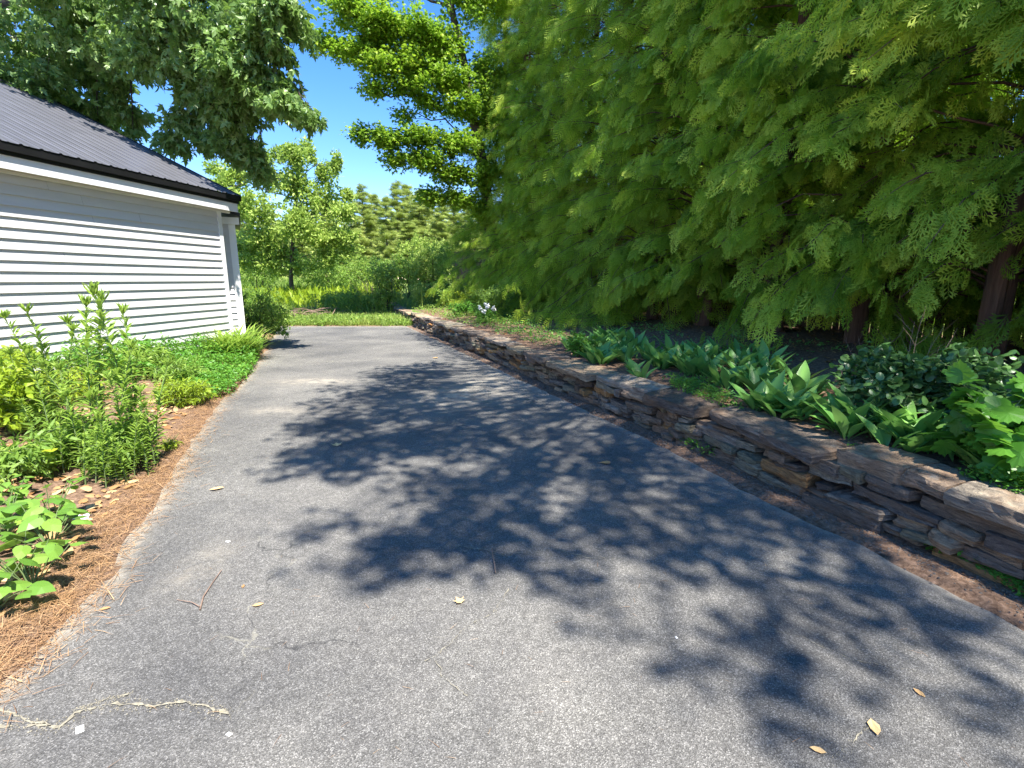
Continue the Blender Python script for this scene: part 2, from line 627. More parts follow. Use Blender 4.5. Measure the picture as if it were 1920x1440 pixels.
def G(x, y):
    x = np.asarray(x, float)
    y = np.asarray(y, float)
    u, v = wall_uv(x, y)
    lx = np.interp(y, LY, LX, left=LX[0] - 0.0)
    rx = np.interp(y, RY, RX)
    s = lx - x                                  # metres left of the drive
    far = sm((y - 17.2) / 26.0)
    farr = 1.1 * far
    left = .26 * sm((s - .05) / 1.9) * (1 - sm((y - 12) / 6)) + .012 * sm(s / .15)
    inside = (s < -.04) & (x < rx + .02) & (y < 16.85) & (y > -6)
    base = np.where(inside, -.035, .004 + left)
    rough = .012 * vnoise(x, y, 7) + .010 * vnoise(x, y, 19, 2) + .03 * vnoise(x, y, 1.1, 5) * sm((s - .4) / 1.0)
    base = base + np.where(inside, 0, np.where(s > 0, rough, .004 * vnoise(x, y, 15)))
    base = base + farr
    bank = .36 + .26 * sm(v / 4.2) + .7 * farr + .02 * vnoise(x, y, 1.9, 1) + .01 * vnoise(x, y, 9, 3)
    k = sm((v - .16) / .12)
    fade = 1 - sm((u - 22.3) / 4.0)
    width = 1 - fade
    k = fade * k + width * sm((v + 2) / 5)
    return base * (1 - k) + bank * k


def Gz(x, y):
    return float(G(x, y))


us = np.concatenate([np.array([-250, -160, -90, -50, -30, -18, -12, -8, -5]), np.arange(-3.5, 9, .12), np.arange(9, 26, .25), np.arange(26, 60, 1.5), np.array([62, 75, 95, 130, 190, 300])])
vs = np.concatenate([np.array([-300, -190, -120, -80, -55, -40, -30, -24, -20]), np.arange(-18, -9, .5), np.arange(-9, .1, .11), np.arange(.13, .34, .03), np.arange(.4, 9, .2), np.array([9.5, 11, 14, 20, 30, 45, 70, 110, 180, 300])])
UU, VV = np.meshgrid(us, vs, indexing='ij')
gx, gy = uv(UU, VV)
gz_ = G(gx, gy)
u_, v_ = UU, VV
lxg = np.interp(gy, LY, LX)
sg = lxg - gx
green = sm((gy - 16.9) / .8 + .25 * vnoise(gx, gy, 2.1)) * (v_ < .5)
green = np.maximum(green, sm((gy - 20) / 4) * .9)
green = np.maximum(green, .8 * sm((u_ - 17) / 3))
green = np.maximum(green, .85 * sm((v_ - 6.2) / .6))
green = np.maximum(green, .75 * sm((sg - 2.4) / 1.2) * (gy > 5.5) * (.6 + .4 * vnoise(gx, gy, 1.5)))
gb = Buf()
nu, nv = len(us), len(vs)
ii = np.arange(nu - 1)[:, None] * nv + np.arange(nv - 1)[None, :]
Q = np.stack([ii, ii + nv, ii + nv + 1, ii + 1], -1).reshape(-1, 4)
gb.add(np.stack([gx, gy, gz_], -1).reshape(-1, 3), Q=Q, var=np.clip(green, 0, 1).ravel())
tag(gb.build('ground', M['ground'], smooth=True), kind='structure')

# the driveway: one sheet with a slightly crumbled rim
ys = np.concatenate([np.arange(-6, 0, .5), np.arange(0, 16.71, .1), [16.78]])
db = Buf()
cols = np.linspace(0, 1, 71)
rows = []
for y in ys:
    l = np.interp(y, LY, LX, left=-1.93 + .0) + (.5 * 0) + .025 * vnoise(y, 3.0, 6) + .012 * vnoise(y, 8, 21)
    if y < 1.66: l = -1.93 + (1.66 - y) * .02
    r = np.interp(y, RY, RX) + .02 * vnoise(y, 5.0, 7) + .01 * vnoise(y, 1.0, 23)
    yy = y + (0.0 if y < 16.7 else 0)
    rows.append(np.stack([l + (r - l) * cols, np.full(71, yy) + (.06 * vnoise(l + (r - l) * cols, 4, 2.5) if y > 16.5 else 0), .004 * vnoise(l + (r - l) * cols, yy, 1.2, 4)], -1))
DV = np.stack(rows)
ND = len(ys)
ii = np.arange(ND - 1)[:, None] * 71 + np.arange(70)[None, :]
Q = np.stack([ii, ii + 1, ii + 72, ii + 71], -1).reshape(-1, 4)
DX, DY = DV[..., 0], DV[..., 1]


def blob(px, py, rx, ry):
    x, y = gp(px, py)
    return np.exp(-(((DX - x) / rx) ** 2 + ((DY - y) / ry) ** 2))


u2, v2 = wall_uv(DX, DY)
dirt = .9 * blob(960, 705, .7, 1.6) + .7 * blob(590, 715, .6, .25) + .8 * blob(860, 740, .5, .6) + .5 * blob(540, 770, .5, .2) + .35 * blob(380, 1060, .12, .25)
dirt += .8 * np.exp(-((DX - np.interp(DY, LY, LX)) / .09) ** 2) + .6 * np.exp(-((DX - np.interp(DY, RY, RX)) / .06) ** 2) + .5 * np.exp(-((16.8 - DY) / .35) ** 2)
db.add(DV.reshape(-1, 3), Q=Q, var=np.clip(dirt, 0, 1).ravel())
tag(db.build('driveway', M['asphalt'], smooth=True), kind='structure')

# ------------------------------------------------------------------ garage
GA = math.radians(9)
gdir = np.array([math.sin(GA), math.cos(GA)])       # along the wall, away from the camera
gnor = np.array([math.cos(GA), -math.sin(GA)])      # out of the wall, towards the drive
CORNER = np.array([-5.4, 9.9])
# local frame of the garage: x = outwards (gnor), y = along gdir, origin at the corner on the ground
gar = empty('garage', (CORNER[0], CORNER[1], 0), -GA, 'white clapboard garage with charcoal ribbed metal roof, nearest building on the left', 'garage')
LEN, HALF, ROW = 9.0, 3.75, .127
Z0, ZT = .20, 2.79


def clapboards(buf, x0, x1, axis='y', z0=Z0, z1=ZT, face=0.0, lip=.024):
    """rows of lapped boards on the plane face, running from x0 to x1"""
    z = z0
    i = 0
    while z < z1 - .01:
        t = min(z + ROW, z1)
        segs = [x0]
        s = x0 + random.uniform(1.2, 3.6)
        while s < x1 - .5:
            segs.append(s)
            s += 3.66
        segs.append(x1)
        prof = [(-.02, z), (lip, z), (.0, t), (-.02, t)]
        for k in range(len(segs) - 1):
            a, c = segs[k] + (.004 if k else 0), segs[k + 1]
            V = []
            for q in (a, c):
                for p, zz in prof:
                    V.append((face + p, q, zz) if axis == 'y' else (q, face + p, zz))
            buf.add(V, Q=[(0, 1, 5, 4), (1, 2, 6, 5), (2, 3, 7, 6), (0, 4, 7, 3)] + [(0, 3, 2, 1), (4, 5, 6, 7)])
        z = t
        i += 1


b = Buf()
clapboards(b, -LEN + .09, -.09)
b.build('siding', M['siding'], gar)
b = Buf()
b.box(-2 * HALF, -.03, -LEN, -.03, -.3, ZT, .5)
core = b.build('wall', M['siding'], gar)
b = Buf()
for yy in (-.029, -LEN - .001):      # gable end walls
    b = Buf()
    V = [(-.02, yy, ZT), (-2 * HALF, yy, ZT), (-HALF, yy, ZT + HALF * .49)]
    b.add(V, T=[(0, 1, 2)])
    b.build('gable', M['siding'], gar)
b = Buf()
b.box(-.028, .026, -.0895, -.001, Z0 - .05, ZT)
b.build('corner_board', M['trim'], gar)
b = Buf()
b.box(-.10, -.0285, -.028, .012, Z0 - .05, ZT)
b.build('corner_board', M['trim'], gar)
b = Buf()
b.box(-.028, .006, -LEN + .0, -.092, -.2, Z0 - .002)
b.build('foundation', M['foundation'], gar)
OV, EZ = .20, 2.93      # eave overhang and height
RK = .24
b = Buf()
b.box(.023, OV - .025, -LEN - RK, RK - .02, ZT - .035, ZT - .012)
b.build('soffit', M['soffit'], gar)
b = Buf()
b.box(OV - .023, OV + .002, -LEN - RK, RK, ZT - .05, EZ + .035)       # white fascia under the metal edge
b.build('fascia', M['trim'], gar)
b = Buf()
b.box(.024, .05, -LEN, RK - .03, ZT - .075, ZT - .037)
b.build('frieze_strip', M['trim'], gar)
b = Buf()
b.box(OV + .003, OV + .05, -LEN - RK - .02, RK + .02, EZ + .005, EZ + .10)
b.build('drip_edge', M['drip'], gar)
b = Buf()
b.box(OV + .003, OV + .02, -LEN - RK - .02, RK + .02, EZ - .04, EZ + .0045)
b.build('drip_edge', M['drip'], gar)
# ribbed metal roof: both slopes
b = Buf()
SL = .49
rid_z = EZ + .105 + (HALF + OV + .05) * SL
for sgn in (1, -1):
    xe = OV + .06 if sgn == 1 else -2 * HALF - OV - .06
    ze = rid_z - (abs(xe + HALF)) * SL
    y = -LEN - RK - .03
    ylist, zlist = [], []
    while y < RK + .03:
        for dy, dz in ((0, 0), (.016, .012), (.04, .012), (.056, 0), (.105, 0), (.112, .005), (.128, .005), (.135, 0)):
            ylist.append(y + dy)
            zlist.append(dz)
        y += .2286
    ylist.append(RK + .035)
    zlist.append(0)
    V = []
    for yy, zz in zip(ylist, zlist):
        V.append((xe, min(yy, RK + .035), ze + zz))
        V.append((-HALF, min(yy, RK + .035), rid_z + zz))
    n = len(ylist)
    b.add(V, Q=[(2 * i, 2 * i + 1, 2 * i + 3, 2 * i + 2) for i in range(n - 1)])
roof = b.build('roof', M['roof'], gar)
b = Buf()
for sgn in (1, -1):
    V = [(-HALF, -LEN - RK - .03, rid_z + .035), (-HALF + sgn * .14, -LEN - RK - .03, rid_z + .026 - .07), (-HALF, RK + .04, rid_z + .035), (-HALF + sgn * .14, RK + .04, rid_z + .026 - .07)]
    b.add(V, Q=[(0, 1, 3, 2)])
b.build('ridge_cap', M['roof'], roof)
b = Buf()
xe = OV + .055
ze = rid_z - (xe + HALF) * SL
V = [(xe, RK + .036, ze + .018), (-HALF, RK + .036, rid_z + .018), (-HALF, RK + .036, rid_z - .10), (xe, RK + .036, ze - .10)]
V += [(p[0], p[1] + .02, p[2]) for p in V]
b.add(V, Q=[(0, 1, 2, 3), (4, 7, 6, 5), (0, 4, 5, 1), (3, 2, 6, 7), (0, 3, 7, 4)])
b.build('rake_trim', M['drip'], gar)
# underside so that the roof is a solid slab at the edges
b = Buf()
V = [(OV + .002, -LEN - RK, EZ + .0), (OV + .002, RK, EZ + .0), (-HALF, -LEN - RK, rid_z - .13), (-HALF, RK, rid_z - .13), (-2 * HALF - OV, -LEN - RK, EZ), (-2 * HALF - OV, RK, EZ)]
b.add(V, Q=[(0, 1, 3, 2), (2, 3, 5, 4)])
b.build('roof_deck', M['trim'], gar)

# the lower annex beyond the garage, its clapboard end facing the drive entrance
ann = empty('lean_to', (-5.53, 10.6, -.15), math.radians(27.5), 'narrow white clapboard lean-to tucked against the far corner of the garage', 'shed')
b = Buf()
rows_b = Buf()
z = .35
while z < 2.72:
    t = z + ROW
    V = []
    for q in (-.78, -.10):
        for p, zz in ((.02, z), (-.024, z), (-.0, t), (.02, t)):
            V.append((q, p, zz))
    rows_b.add(V, Q=[(0, 1, 5, 4), (1, 2, 6, 5), (2, 3, 7, 6), (0, 3, 2, 1), (4, 5, 6, 7)])
    z = t
rows_b.build('siding', M['siding'], ann)
b = Buf()
b.box(-.78, -.03, .021, 3.0, -.2, 2.82)
b.build('wall', M['siding'], ann)
b = Buf()
b.box(-.0995, .022, -.036, .0205, .3, 2.80)
b.build('corner_board', M['trim'], ann)
b = Buf()
b.box(-.029, .022, .0208, .10, .3, 2.80)
b.build('corner_board', M['trim'], ann)
b = Buf()
V = [(.13, -.13, 2.85), (-.78, -.13, 2.85 + .91 * .45), (-.78, -.13, 2.95 + .91 * .45), (.13, -.13, 2.93)]
V += [(p[0], 3.1, p[2]) for p in V]
b.add(V, Q=[(0, 1, 2, 3), (4, 7, 6, 5), (3, 2, 6, 7), (0, 4, 5, 1), (0, 3, 7, 4)])
b.build('roof', M['drip'], ann)
b = Buf()
b.box(-.78, .10, -.115, -.037, 2.715, 2.845)
b.build('fascia', M['trim'], ann)

# ------------------------------------------------------------------ dry stone wall
wall = empty('stone_wall', (0, 0, 0), 0, 'low dry stacked slate wall along the right edge of the driveway', 'wall')
sr = random.Random(5)


def stone_geo(L, D, Hh, seed, nx=10, ny=4, nz=3):
    """irregular split slab, x along, y depth, z up, centred in x,y, base z=0"""
    r = random.Random(seed)
    key = {}
    V, Q = [], []
    cj = [[r.uniform(-.26, .26) for _ in range(2)] for _ in range(4)]
    off = Vector((r.uniform(0, 90), r.uniform(0, 90), r.uniform(0, 90)))
    wedge = r.uniform(-.25, .25)

    def vid(i, j, k):
        if (i, j, k) in key: return key[(i, j, k)]
        fx, fy, fz = i / nx, j / ny, k / nz
        # corner jitter in plan
        w = [(1 - fx) * (1 - fy), fx * (1 - fy), (1 - fx) * fy, fx * fy]
        jx = sum(w[q] * cj[q][0] for q in range(4))
        jy = sum(w[q] * cj[q][1] for q in range(4))
        x = (fx - .5 + jx * .5 * .6) * L
        y = (fy - .5 + jy * .35) * D
        z = fz * Hh * (1 + wedge * (fx - .5))
        # cut corners
        ex, ey, ez = abs(fx - .5) * 2, abs(fy - .5) * 2, abs(fz - .5) * 2
        rr = max(0, ex + ey - 1.8) * .3
        x *= 1 - rr * .4
        y *= 1 - rr
        if ez > .9:
            x *= .985
            y *= .97
        p = Vector((x, y, z)) + off
        a = mnoise.noise(p * 7) * .012 + mnoise.noise(p * 27) * .007
        lay = mnoise.noise(Vector((p.x * 2.5, p.y * 2.5, p.z * 70))) * .024
        n = Vector(((fx - .5) * 2 * (ex > .9), (fy - .5) * 2 * (ey > .9), (fz - .5) * 1.4 * (ez > .9)))
        q = Vector((x, y, z)) + n * (a + (lay if ez < .9 else 0)) + Vector((0, 0, (mnoise.noise(p * 5) * .012) if ez > .9 else 0))
        key[(i, j, k)] = len(V)
        V.append(tuple(q))
        return key[(i, j, k)]

    for i in range(nx):
        for j in range(ny):
            Q.append((vid(i, j, nz), vid(i + 1, j, nz), vid(i + 1, j + 1, nz), vid(i, j + 1, nz)))
            Q.append((vid(i, j, 0), vid(i, j + 1, 0), vid(i + 1, j + 1, 0), vid(i + 1, j, 0)))
    for i in range(nx):
        for k in range(nz):
            Q.append((vid(i, 0, k), vid(i + 1, 0, k), vid(i + 1, 0, k + 1), vid(i, 0, k + 1)))
            Q.append((vid(i, ny, k), vid(i, ny, k + 1), vid(i + 1, ny, k + 1), vid(i + 1, ny, k)))
    for j in range(ny):
        for k in range(nz):
            Q.append((vid(0, j, k), vid(0, j, k + 1), vid(0, j + 1, k + 1), vid(0, j + 1, k)))
            Q.append((vid(nx, j, k), vid(nx, j + 1, k), vid(nx, j + 1, k + 1), vid(nx, j, k + 1)))
    return np.array(V), np.array(Q)


def place_stone(u, v, z, L, D, Hh, seed, yaw=0.0, pitch=0.0, roll=0.0):
    V, Q = stone_geo(L, D, Hh, seed)
    cp, sp = math.cos(pitch), math.sin(pitch)
    x, y, zz = V[:, 0], V[:, 1], V[:, 2]
    x, zz = x * cp - zz * sp, x * sp + zz * cp
    cr, s_r = math.cos(roll), math.sin(roll)
    y, zz = y * cr - zz * s_r, y * s_r + zz * cr
    c, s = math.cos(yaw), math.sin(yaw)
    x, y = x * c - y * s, x * s + y * c
    X, Y = uv(u + x, v + y)
    return np.stack([X, Y, z + zz], -1), Q


stones = []          # (distance, name, V, Q, var)


def wall_base(u):
    x, y = uv(u, 0.02)
    return 1.1 * float(sm((y - 17.2) / 26.0))


u = -3.2
# lower courses
for course in range(5):
    u = -3.2 + sr.uniform(0, .3)
    while u < 22.2:
        L = sr.choice([.12, .16, .2, .26, .32, .4, .52]) * sr.uniform(.85, 1.15)
        h = .076 if course else .09
        hh = h * sr.uniform(.62, 1.12)
        z = wall_base(u) - .02 + course * .062 + sr.uniform(-.012, .012) + .016 * math.sin(u * 2.3 + course * 1.7) + .010 * math.sin(u * 5.1 + course)
        D = sr.uniform(.16, .24)
        col = sr.random() ** 1.1 * .86
        if sr.random() < .05: col = sr.uniform(.93, 1)
        if sr.random() < .2 and L < .34:       # two thin slabs instead of one
            for q in range(2):
                V, Q = place_stone(u + L / 2, .10 + sr.uniform(-.03, .03), z + q * hh * .5, L * .97, D, hh * .5, sr.random(), sr.uniform(-.14, .14), sr.uniform(-.07, .07))
                stones.append([u, 'stone', V, Q, col])
        else:
            V, Q = place_stone(u + L / 2, .10 + sr.uniform(-.055, .045) + course * .006, z, L * .985, D, hh * .97, sr.random(), sr.uniform(-.15, .15), sr.uniform(-.09, .09), sr.uniform(-.08, .08))
            stones.append([u, 'stone', V, Q, col])
        u += L + sr.uniform(.0, .022)
# capstones: the near ones follow the photograph from near to far
u = -2.9
caps = [(-2.9, .6, .44, .08), (-2.25, .7, .42, .07), (-1.5, .55, .4, .075), (-.9, .75, .40, .085), (-.12, .50, .36, .085), (.40, .62, .40, .095)]
def cap_u(px, py):
    x, y = gp(px, py, .4)
    return wall_uv(x, y)[0]
us_ = [cap_u(1960, 1010), cap_u(1740, 925), cap_u(1680, 890), cap_u(1500, 852), cap_u(1262, 770), cap_u(1180, 735), cap_u(1120, 700), cap_u(1052, 672), cap_u(1000, 655)]
caps = [(-2.9, -2.2), (-2.18, -1.5), (-1.48, us_[0]), (us_[0], us_[1]), (us_[1], us_[2]), (us_[2], us_[3]), (us_[3], us_[4]), (us_[4], us_[5]), (us_[5], us_[6]), (us_[6], us_[7]), (us_[7], us_[8])]
cvar = [.4, .5, .3, .52, .2, .80, .36, .05, .5, .75, .3]
cth = [.08, .08, .08, .105, .075, .115, .085, .095, .07, .085, .07]
u = us_[8]
while u < 22.2:
    L = sr.uniform(.35, .8)
    caps.append((u, u + L))
    cvar.append(sr.uniform(.2, .8))
    cth.append(sr.uniform(.045, .075))
    u += L + .01
for (a, c), cv, th in zip(caps, cvar, cth):
    L = max(c - a - .03, .12)
    V, Q = place_stone((a + c) / 2, 
                        .19 + sr.uniform(-.06, .03), wall_base(a) + .312 + sr.uniform(-.02, .022) + (.085 - th) * .4, L * .99, sr.uniform(.36, .47) if L > .45 else .34, th * sr.uniform(.85, 1.15), sr.random(), sr.uniform(-.09, .09), sr.uniform(-.035, .035), sr.uniform(-.04, .04))
    stones.append([a, 'capstone', V, Q, cv])
stones = [s for s in stones]
vis = [s for s in stones if s[0] > -.9]
hid = [s for s in stones if s[0] <= -.9]
capl = sorted([s for s in vis if s[1] == 'capstone'], key=lambda s: s[0])
stl = sorted([s for s in vis if s[1] == 'stone'], key=lambda s: s[0])
for s in capl + stl[:95]:
    bb = Buf()
    bb.add(s[2], Q=s[3], var=s[4])
    o = bb.build(s[1], M['stone'], wall)
    if s[4] > .92: o['label'] = 'rusty orange stone'
bb = Buf()
for s in stl[95:] + hid:
    bb.add(s[2], Q=s[3], var=s[4])
tag(bb.build('stacked_stones', M['stone'], wall), kind='stuff')
bb = Buf()          # dark earth filling behind the face
for k in range(50):
    ua = -3.2 + k * .508
    x0, y0 = uv(ua, .15)
    zb = wall_base(ua)
    P = []
    for du in (0, .508):
        for vv, zz in ((.14, zb - .1), (.14, zb + .33), (.36, zb + .345)):
            X, Y = uv(ua + du, vv)
            P.append((X, Y, zz))
    bb.add(P, Q=[(0, 3, 4, 1), (1, 4, 5, 2)])
bb.build('earth_fill', M['soil'], wall)

# ------------------------------------------------------------------ board fence behind the cedars
FV = 5.6
fen = empty('board_fence', (*uv(0, FV), .5), 0, 'weathered brown vertical board fence behind the cedar row', 'fence')
fx0, fy0 = uv(0, FV)


def fbox(b, u0, u1, v0, v1, z0, z1, var=.5, lean=0.0):
    V = []
    for uu in (u0, u1):
        for vv in (v0, v1):
            for zz in (z0, z1):
                X, Y = uv(uu + lean * (zz - z0), vv)
                V.append((X - fx0, Y - fy0, zz - .5))
    b.add(V, Q=[(0, 1, 3, 2), (4, 6, 7, 5), (0, 4, 5, 1), (2, 3, 7, 6), (0, 2, 6, 4), (1, 5, 7, 3)], var=var)


u = -4.0
fr = random.Random(9)
while u < 31.0:
    b = Buf()
    e = u + 2.4
    x, y = uv(u + 1.2, FV)
    zg = Gz(x, y)
    w = u
    while w < e - .02:
        bw = min(.135, e - w)
        fbox(b, w, w + bw - fr.uniform(.012, .022), FV, FV + .018, zg - .06, zg + 2.05 + fr.uniform(-.02, .02), lean=fr.uniform(-.004, .004))
        w += bw
    b.build('board_panel', M['fence'], fen)
    b = Buf()
    fbox(b, u, e, FV + .0185, FV + .05, zg + .35, zg + .43)
    b.build('rail', M['fence'], fen)
    b = Buf()
    fbox(b, u, e, FV + .0185, FV + .05, zg + 1.6, zg + 1.68)
    b.build('rail', M['fence'], fen)
    b = Buf()
    fbox(b, u - .05, u + .05, FV + .052, FV + .15, zg - .3, zg + 2.15)
    b.build('post', M['fence'], fen)
    u = e

# ------------------------------------------------------------------ trees
def curve(a, b_, sag=0.0, wob=.1, n=6):
    a, b_ = np.array(a, float), np.array(b_, float)
    t = np.linspace(0, 1, n)[:, None]
    L = np.linalg.norm(b_ - a)
    w = RG.normal(size=(n, 3)) * wob * L * .25
    w[0] = w[-1] = 0
    p = a + (b_ - a) * t + w * np.sin(np.pi * t)
    p[:, 2] += sag * L * np.sin(np.pi * t[:, 0])
    return p


def leafy(lb, tb, lobes, shape, size, npt, droop=.3, flat=.5, spread=.12, tone=0.0, twigr=.006, outward=.5, sides=3):
    """lobes: (centre, radii, twigs). Twigs end in sprays of leaves; lb leaf Buf, tb twig Buf"""
    for c, r, nt_ in lobes:
        c = np.array(c, float)
        r = np.array(r, float) * np.ones(3)
        d = rnd_dir(nt_)
        rad = RG.random(nt_) ** .42
        tgt = c + d * rad[:, None] * r
        start = c + (tgt - c) * RG.uniform(.25, .55, (nt_, 1)) + RG.normal(size=(nt_, 3)) * r * .06
        tone_l = RG.normal() * .07
        for i in range(nt_):
            p0, p1 = start[i], tgt[i]
            mid = (p0 + p1) / 2 + RG.normal(size=3) * .04
            mid[2] += .05 * np.linalg.norm(p1 - p0)
            if tb is not None:
                tb.tube([p0, mid, p1], [twigr, twigr * .7, twigr * .3], sides, cap=False)
            ax = p1 - p0
            L = np.linalg.norm(ax) + 1e-6
            ax = ax / L
            n = max(3, int(npt * RG.uniform(.7, 1.3)))
            t = RG.random(n) ** .8
            P = p0 + (p1 - p0) * t[:, None] * 1.05 + rnd_dir(n) * spread * RG.random((n, 1)) ** .6
            out = ax * outward + rnd_dir(n) * .75
            out[:, 2] -= droop
            nz = rnd_dir(n) * (1 - flat)
            nz[:, 2] += flat
            var = np.clip(.45 + tone + tone_l + RG.normal(size=n) * .16 + RG.normal() * .07, 0, 1)
            scatter(lb, shape, P, out, nz, size * RG.uniform(.65, 1.2, n), var)


def limb_set(tb, trunk, lobes, r0=.05, sag=.05, pick=None):
    trunk = np.array(trunk)
    for c, r, n in lobes:
        c = np.array(c)
        d = np.linalg.norm(trunk - c, axis=1) + np.maximum(0, trunk[:, 2] - c[2] + .3) * 2.0
        k = int(np.argmin(d))
        a = trunk[k]
        p = curve(a, c, sag, .12, 7)
        rr = r0 * max(.35, min(1.2, np.linalg.norm(c - a) / 4))
        tb.tube(p, np.linspace(rr, rr * .3, 7), 6)
        # secondary limbs inside the lobe
        for q in range(5):
            e = c + rnd_dir(1)[0] * np.array(r) * .6
            tb.tube(curve(p[4 + (q % 3)] if q else c, e, .03, .15, 5), np.linspace(rr * .35, rr * .1, 5), 4)


def make_tree(name, label, cat, base, trunk, radii, lobes, shape, size, npt, leafm, barkm, group=None, **kw):
    base = np.array(base, float)
    root = empty(name, tuple(base), 0, label, cat, group)
    tb = Buf()
    tp = np.array(trunk, float) - base
    # densify the trunk
    T = []
    R = []
    for i in range(len(tp) - 1):
        for q in range(5):
            T.append(tp[i] + (tp[i + 1] - tp[i]) * q / 5 + RG.normal(size=3) * radii[i] * .15)
            R.append(radii[i] + (radii[i + 1] - radii[i]) * q / 5)
    T.append(tp[-1])
    R.append(radii[-1])
    tb.tube(T, R, 10)
    lo = [(np.array(c) - base, r, n) for c, r, n in lobes]
    limb_set(tb, T, lo, kw.pop('limb_r', .05))
    lb = Buf()
    leafy(lb, tb, lo, shape, size, npt, **kw)
    tb.build('trunk', barkm, root, True)
    lb.build('crown', leafm, root)
    return root


# 1. big lobed-leaf tree behind the garage, crown hanging over the roof
def L(px, py, Y, r, n):
    c = at(px, py, Y)
    return (c, r, n)


oak_lobes = [L(-260, 60, 11, (2, 2, 1.3), 60), L(-120, 160, 11.5, (1.6, 1.5, 1.0), 60), L(20, 70, 11, (1.1, 1.2, .8), 60), L(60, 150, 10.6, (1.0, 1.0, .55), 60),
             L(150, 50, 10.5, (1.0, 1.1, .7), 62), L(180, 205, 12, (.9, .8, .4), 34), L(140, 130, 11.5, (.8, .8, .4), 36), L(235, 90, 10.6, (.8, 1.0, .55), 44), L(300, 40, 10, (1.0, 1.0, .6), 60),
             L(330, 110, 10, (.9, 1.0, .6), 56), L(400, 50, 9.6, (1.0, 1.0, .6), 60), L(430, 120, 9.6, (.8, .9, .5), 50), L(500, 60, 9.4, (.7, .8, .55), 44), L(530, 15, 9.4, (.6, .8, .4), 34),
             L(385, 175, 10.4, (.7, .8, .42), 44), L(440, 205, 10.2, (.65, .7, .42), 42), L(500, 165, 9.8, (.6, .7, .42), 36), L(535, 195, 9.6, (.42, .5, .24), 20), L(577, 212, 9.6, (.22, .3, .13), 8),
             L(430, 265, 10.6, (.5, .6, .34), 26), L(470, 290, 10.7, (.42, .5, .28), 22), L(350, 225, 10.6, (.5, .5, .22), 18), L(325, 265, 10.6, (.42, .4, .16), 13), L(385, 262, 10.6, (.42, .4, .16), 13),
             L(490, 325, 10.9, (.26, .3, .22), 10), L(240, 205, 11.4, (.42, .5, .2), 14), L(185, 235, 11.6, (.6, .5, .18), 14), L(250, 248, 11.4, (.16, .2, .14), 5), L(130, 200, 12, (.8, .6, .3), 26), L(225, 160, 11.2, (.5, .5, .22), 14),
             L(80, -60, 10, (1.8, 1.6, .8), 60), L(300, -60, 9.6, (1.8, 1.4, .8), 60), L(-400, -40, 12, (3, 2.5, 2), 70)]
oak_lobes = [(c, tuple(np.array(r) * .97), int(n * .82)) for c, r, n in oak_lobes]
ob = at(-330, 560, 13.5)
ob[2] = .4
oak = make_tree('shade_tree', 'large dark green tree with lobed drooping leaves hanging over the garage roof', 'tree', ob,
                [ob, ob + np.array([.1, -.2, 3.0]), at(-200, 120, 12.6), at(-40, 20, 11.6), at(120, -20, 11), at(330, -10, 10.2), at(480, 10, 9.8)],
                [.42, .34, .28, .2, .13, .07, .03], oak_lobes, LOBED, .175, 26, M['oak_leaf'], M['bark'], droop=.75, flat=.35, spread=.2, limb_r=.045, outward=.35)

# 2. layered maple reaching left in front of the sky, rooted beyond the last cedar
mp_l = [L(600, 80, 17, (.45, .6, .18), 12), L(655, 25, 17, (.7, .8, .35), 26), L(650, 95, 17, (.7, .8, .22), 22), L(720, 40, 17, (1.0, 1.0, .45), 44), L(700, 80, 17.5, (.8, .8, .25), 30), L(710, 120, 17, (.75, .8, .25), 26),
        L(780, 60, 17.5, (.9, 1.0, .5), 46), L(770, 120, 17.5, (.9, .9, .3), 36), L(700, 165, 17.2, (.42, .6, .16), 12), L(760, 160, 17.5, (.8, .8, .22), 26), L(830, 90, 18, (.9, 1.0, .6), 44), L(840, 150, 18, (.9, .9, .4), 40),
        L(800, 190, 18, (.5, .7, .2), 14), L(860, 200, 18.2, (.8, .9, .3), 26), L(680, 250, 17.4, (.42, .5, .14), 12), L(725, 260, 17.6, (.65, .7, .22), 26), L(785, 255, 17.8, (.7, .8, .25), 30), L(745, 300, 17.8, (.5, .6, .15), 15),
        L(800, 300, 18, (.75, .8, .28), 32), L(855, 270, 18.2, (.8, .9, .4), 36), L(850, 325, 18.4, (.7, .8, .3), 32), L(810, 368, 18.4, (.5, .6, .17), 20), L(860, 372, 18.6, (.7, .6, .22), 24), L(905, 330, 18.8, (.8, .8, .6), 30), L(910, 150, 18.8, (1, 1, .9), 40), L(760, 215, 17.8, (.35, .4, .12), 7),
        L(700, -60, 17.5, (1.6, 1.4, .7), 60), L(880, 0, 18.5, (1.4, 1.4, .9), 60), L(920, 230, 19, (.9, .9, .7), 36), L(620, -40, 17.4, (.9, .9, .4), 26), L(830, -120, 18.5, (2.2, 2, 1.2), 60), L(905, 400, 19, (.5, .5, .3), 16)]
mp_l = [(c, tuple(np.array(r) * 1.1), int(n * 1.5)) for c, r, n in mp_l]
mb = at(935, 560, 20)
mb[2] = Gz(mb[0], mb[1])
make_tree('maple_tree', 'layered bright green maple spreading left over the far end of the drive', 'tree', mb,
          [mb, at(920, 420, 19.6), at(895, 260, 19), at(870, 120, 18.5), at(840, -20, 18.2), at(830, -140, 18)], [.26, .22, .17, .13, .09, .04],
          mp_l, MAPLE, .12, 34, M['maple_leaf'], M['bark'], droop=.2, flat=.7, spread=.3, limb_r=.05, outward=.5)

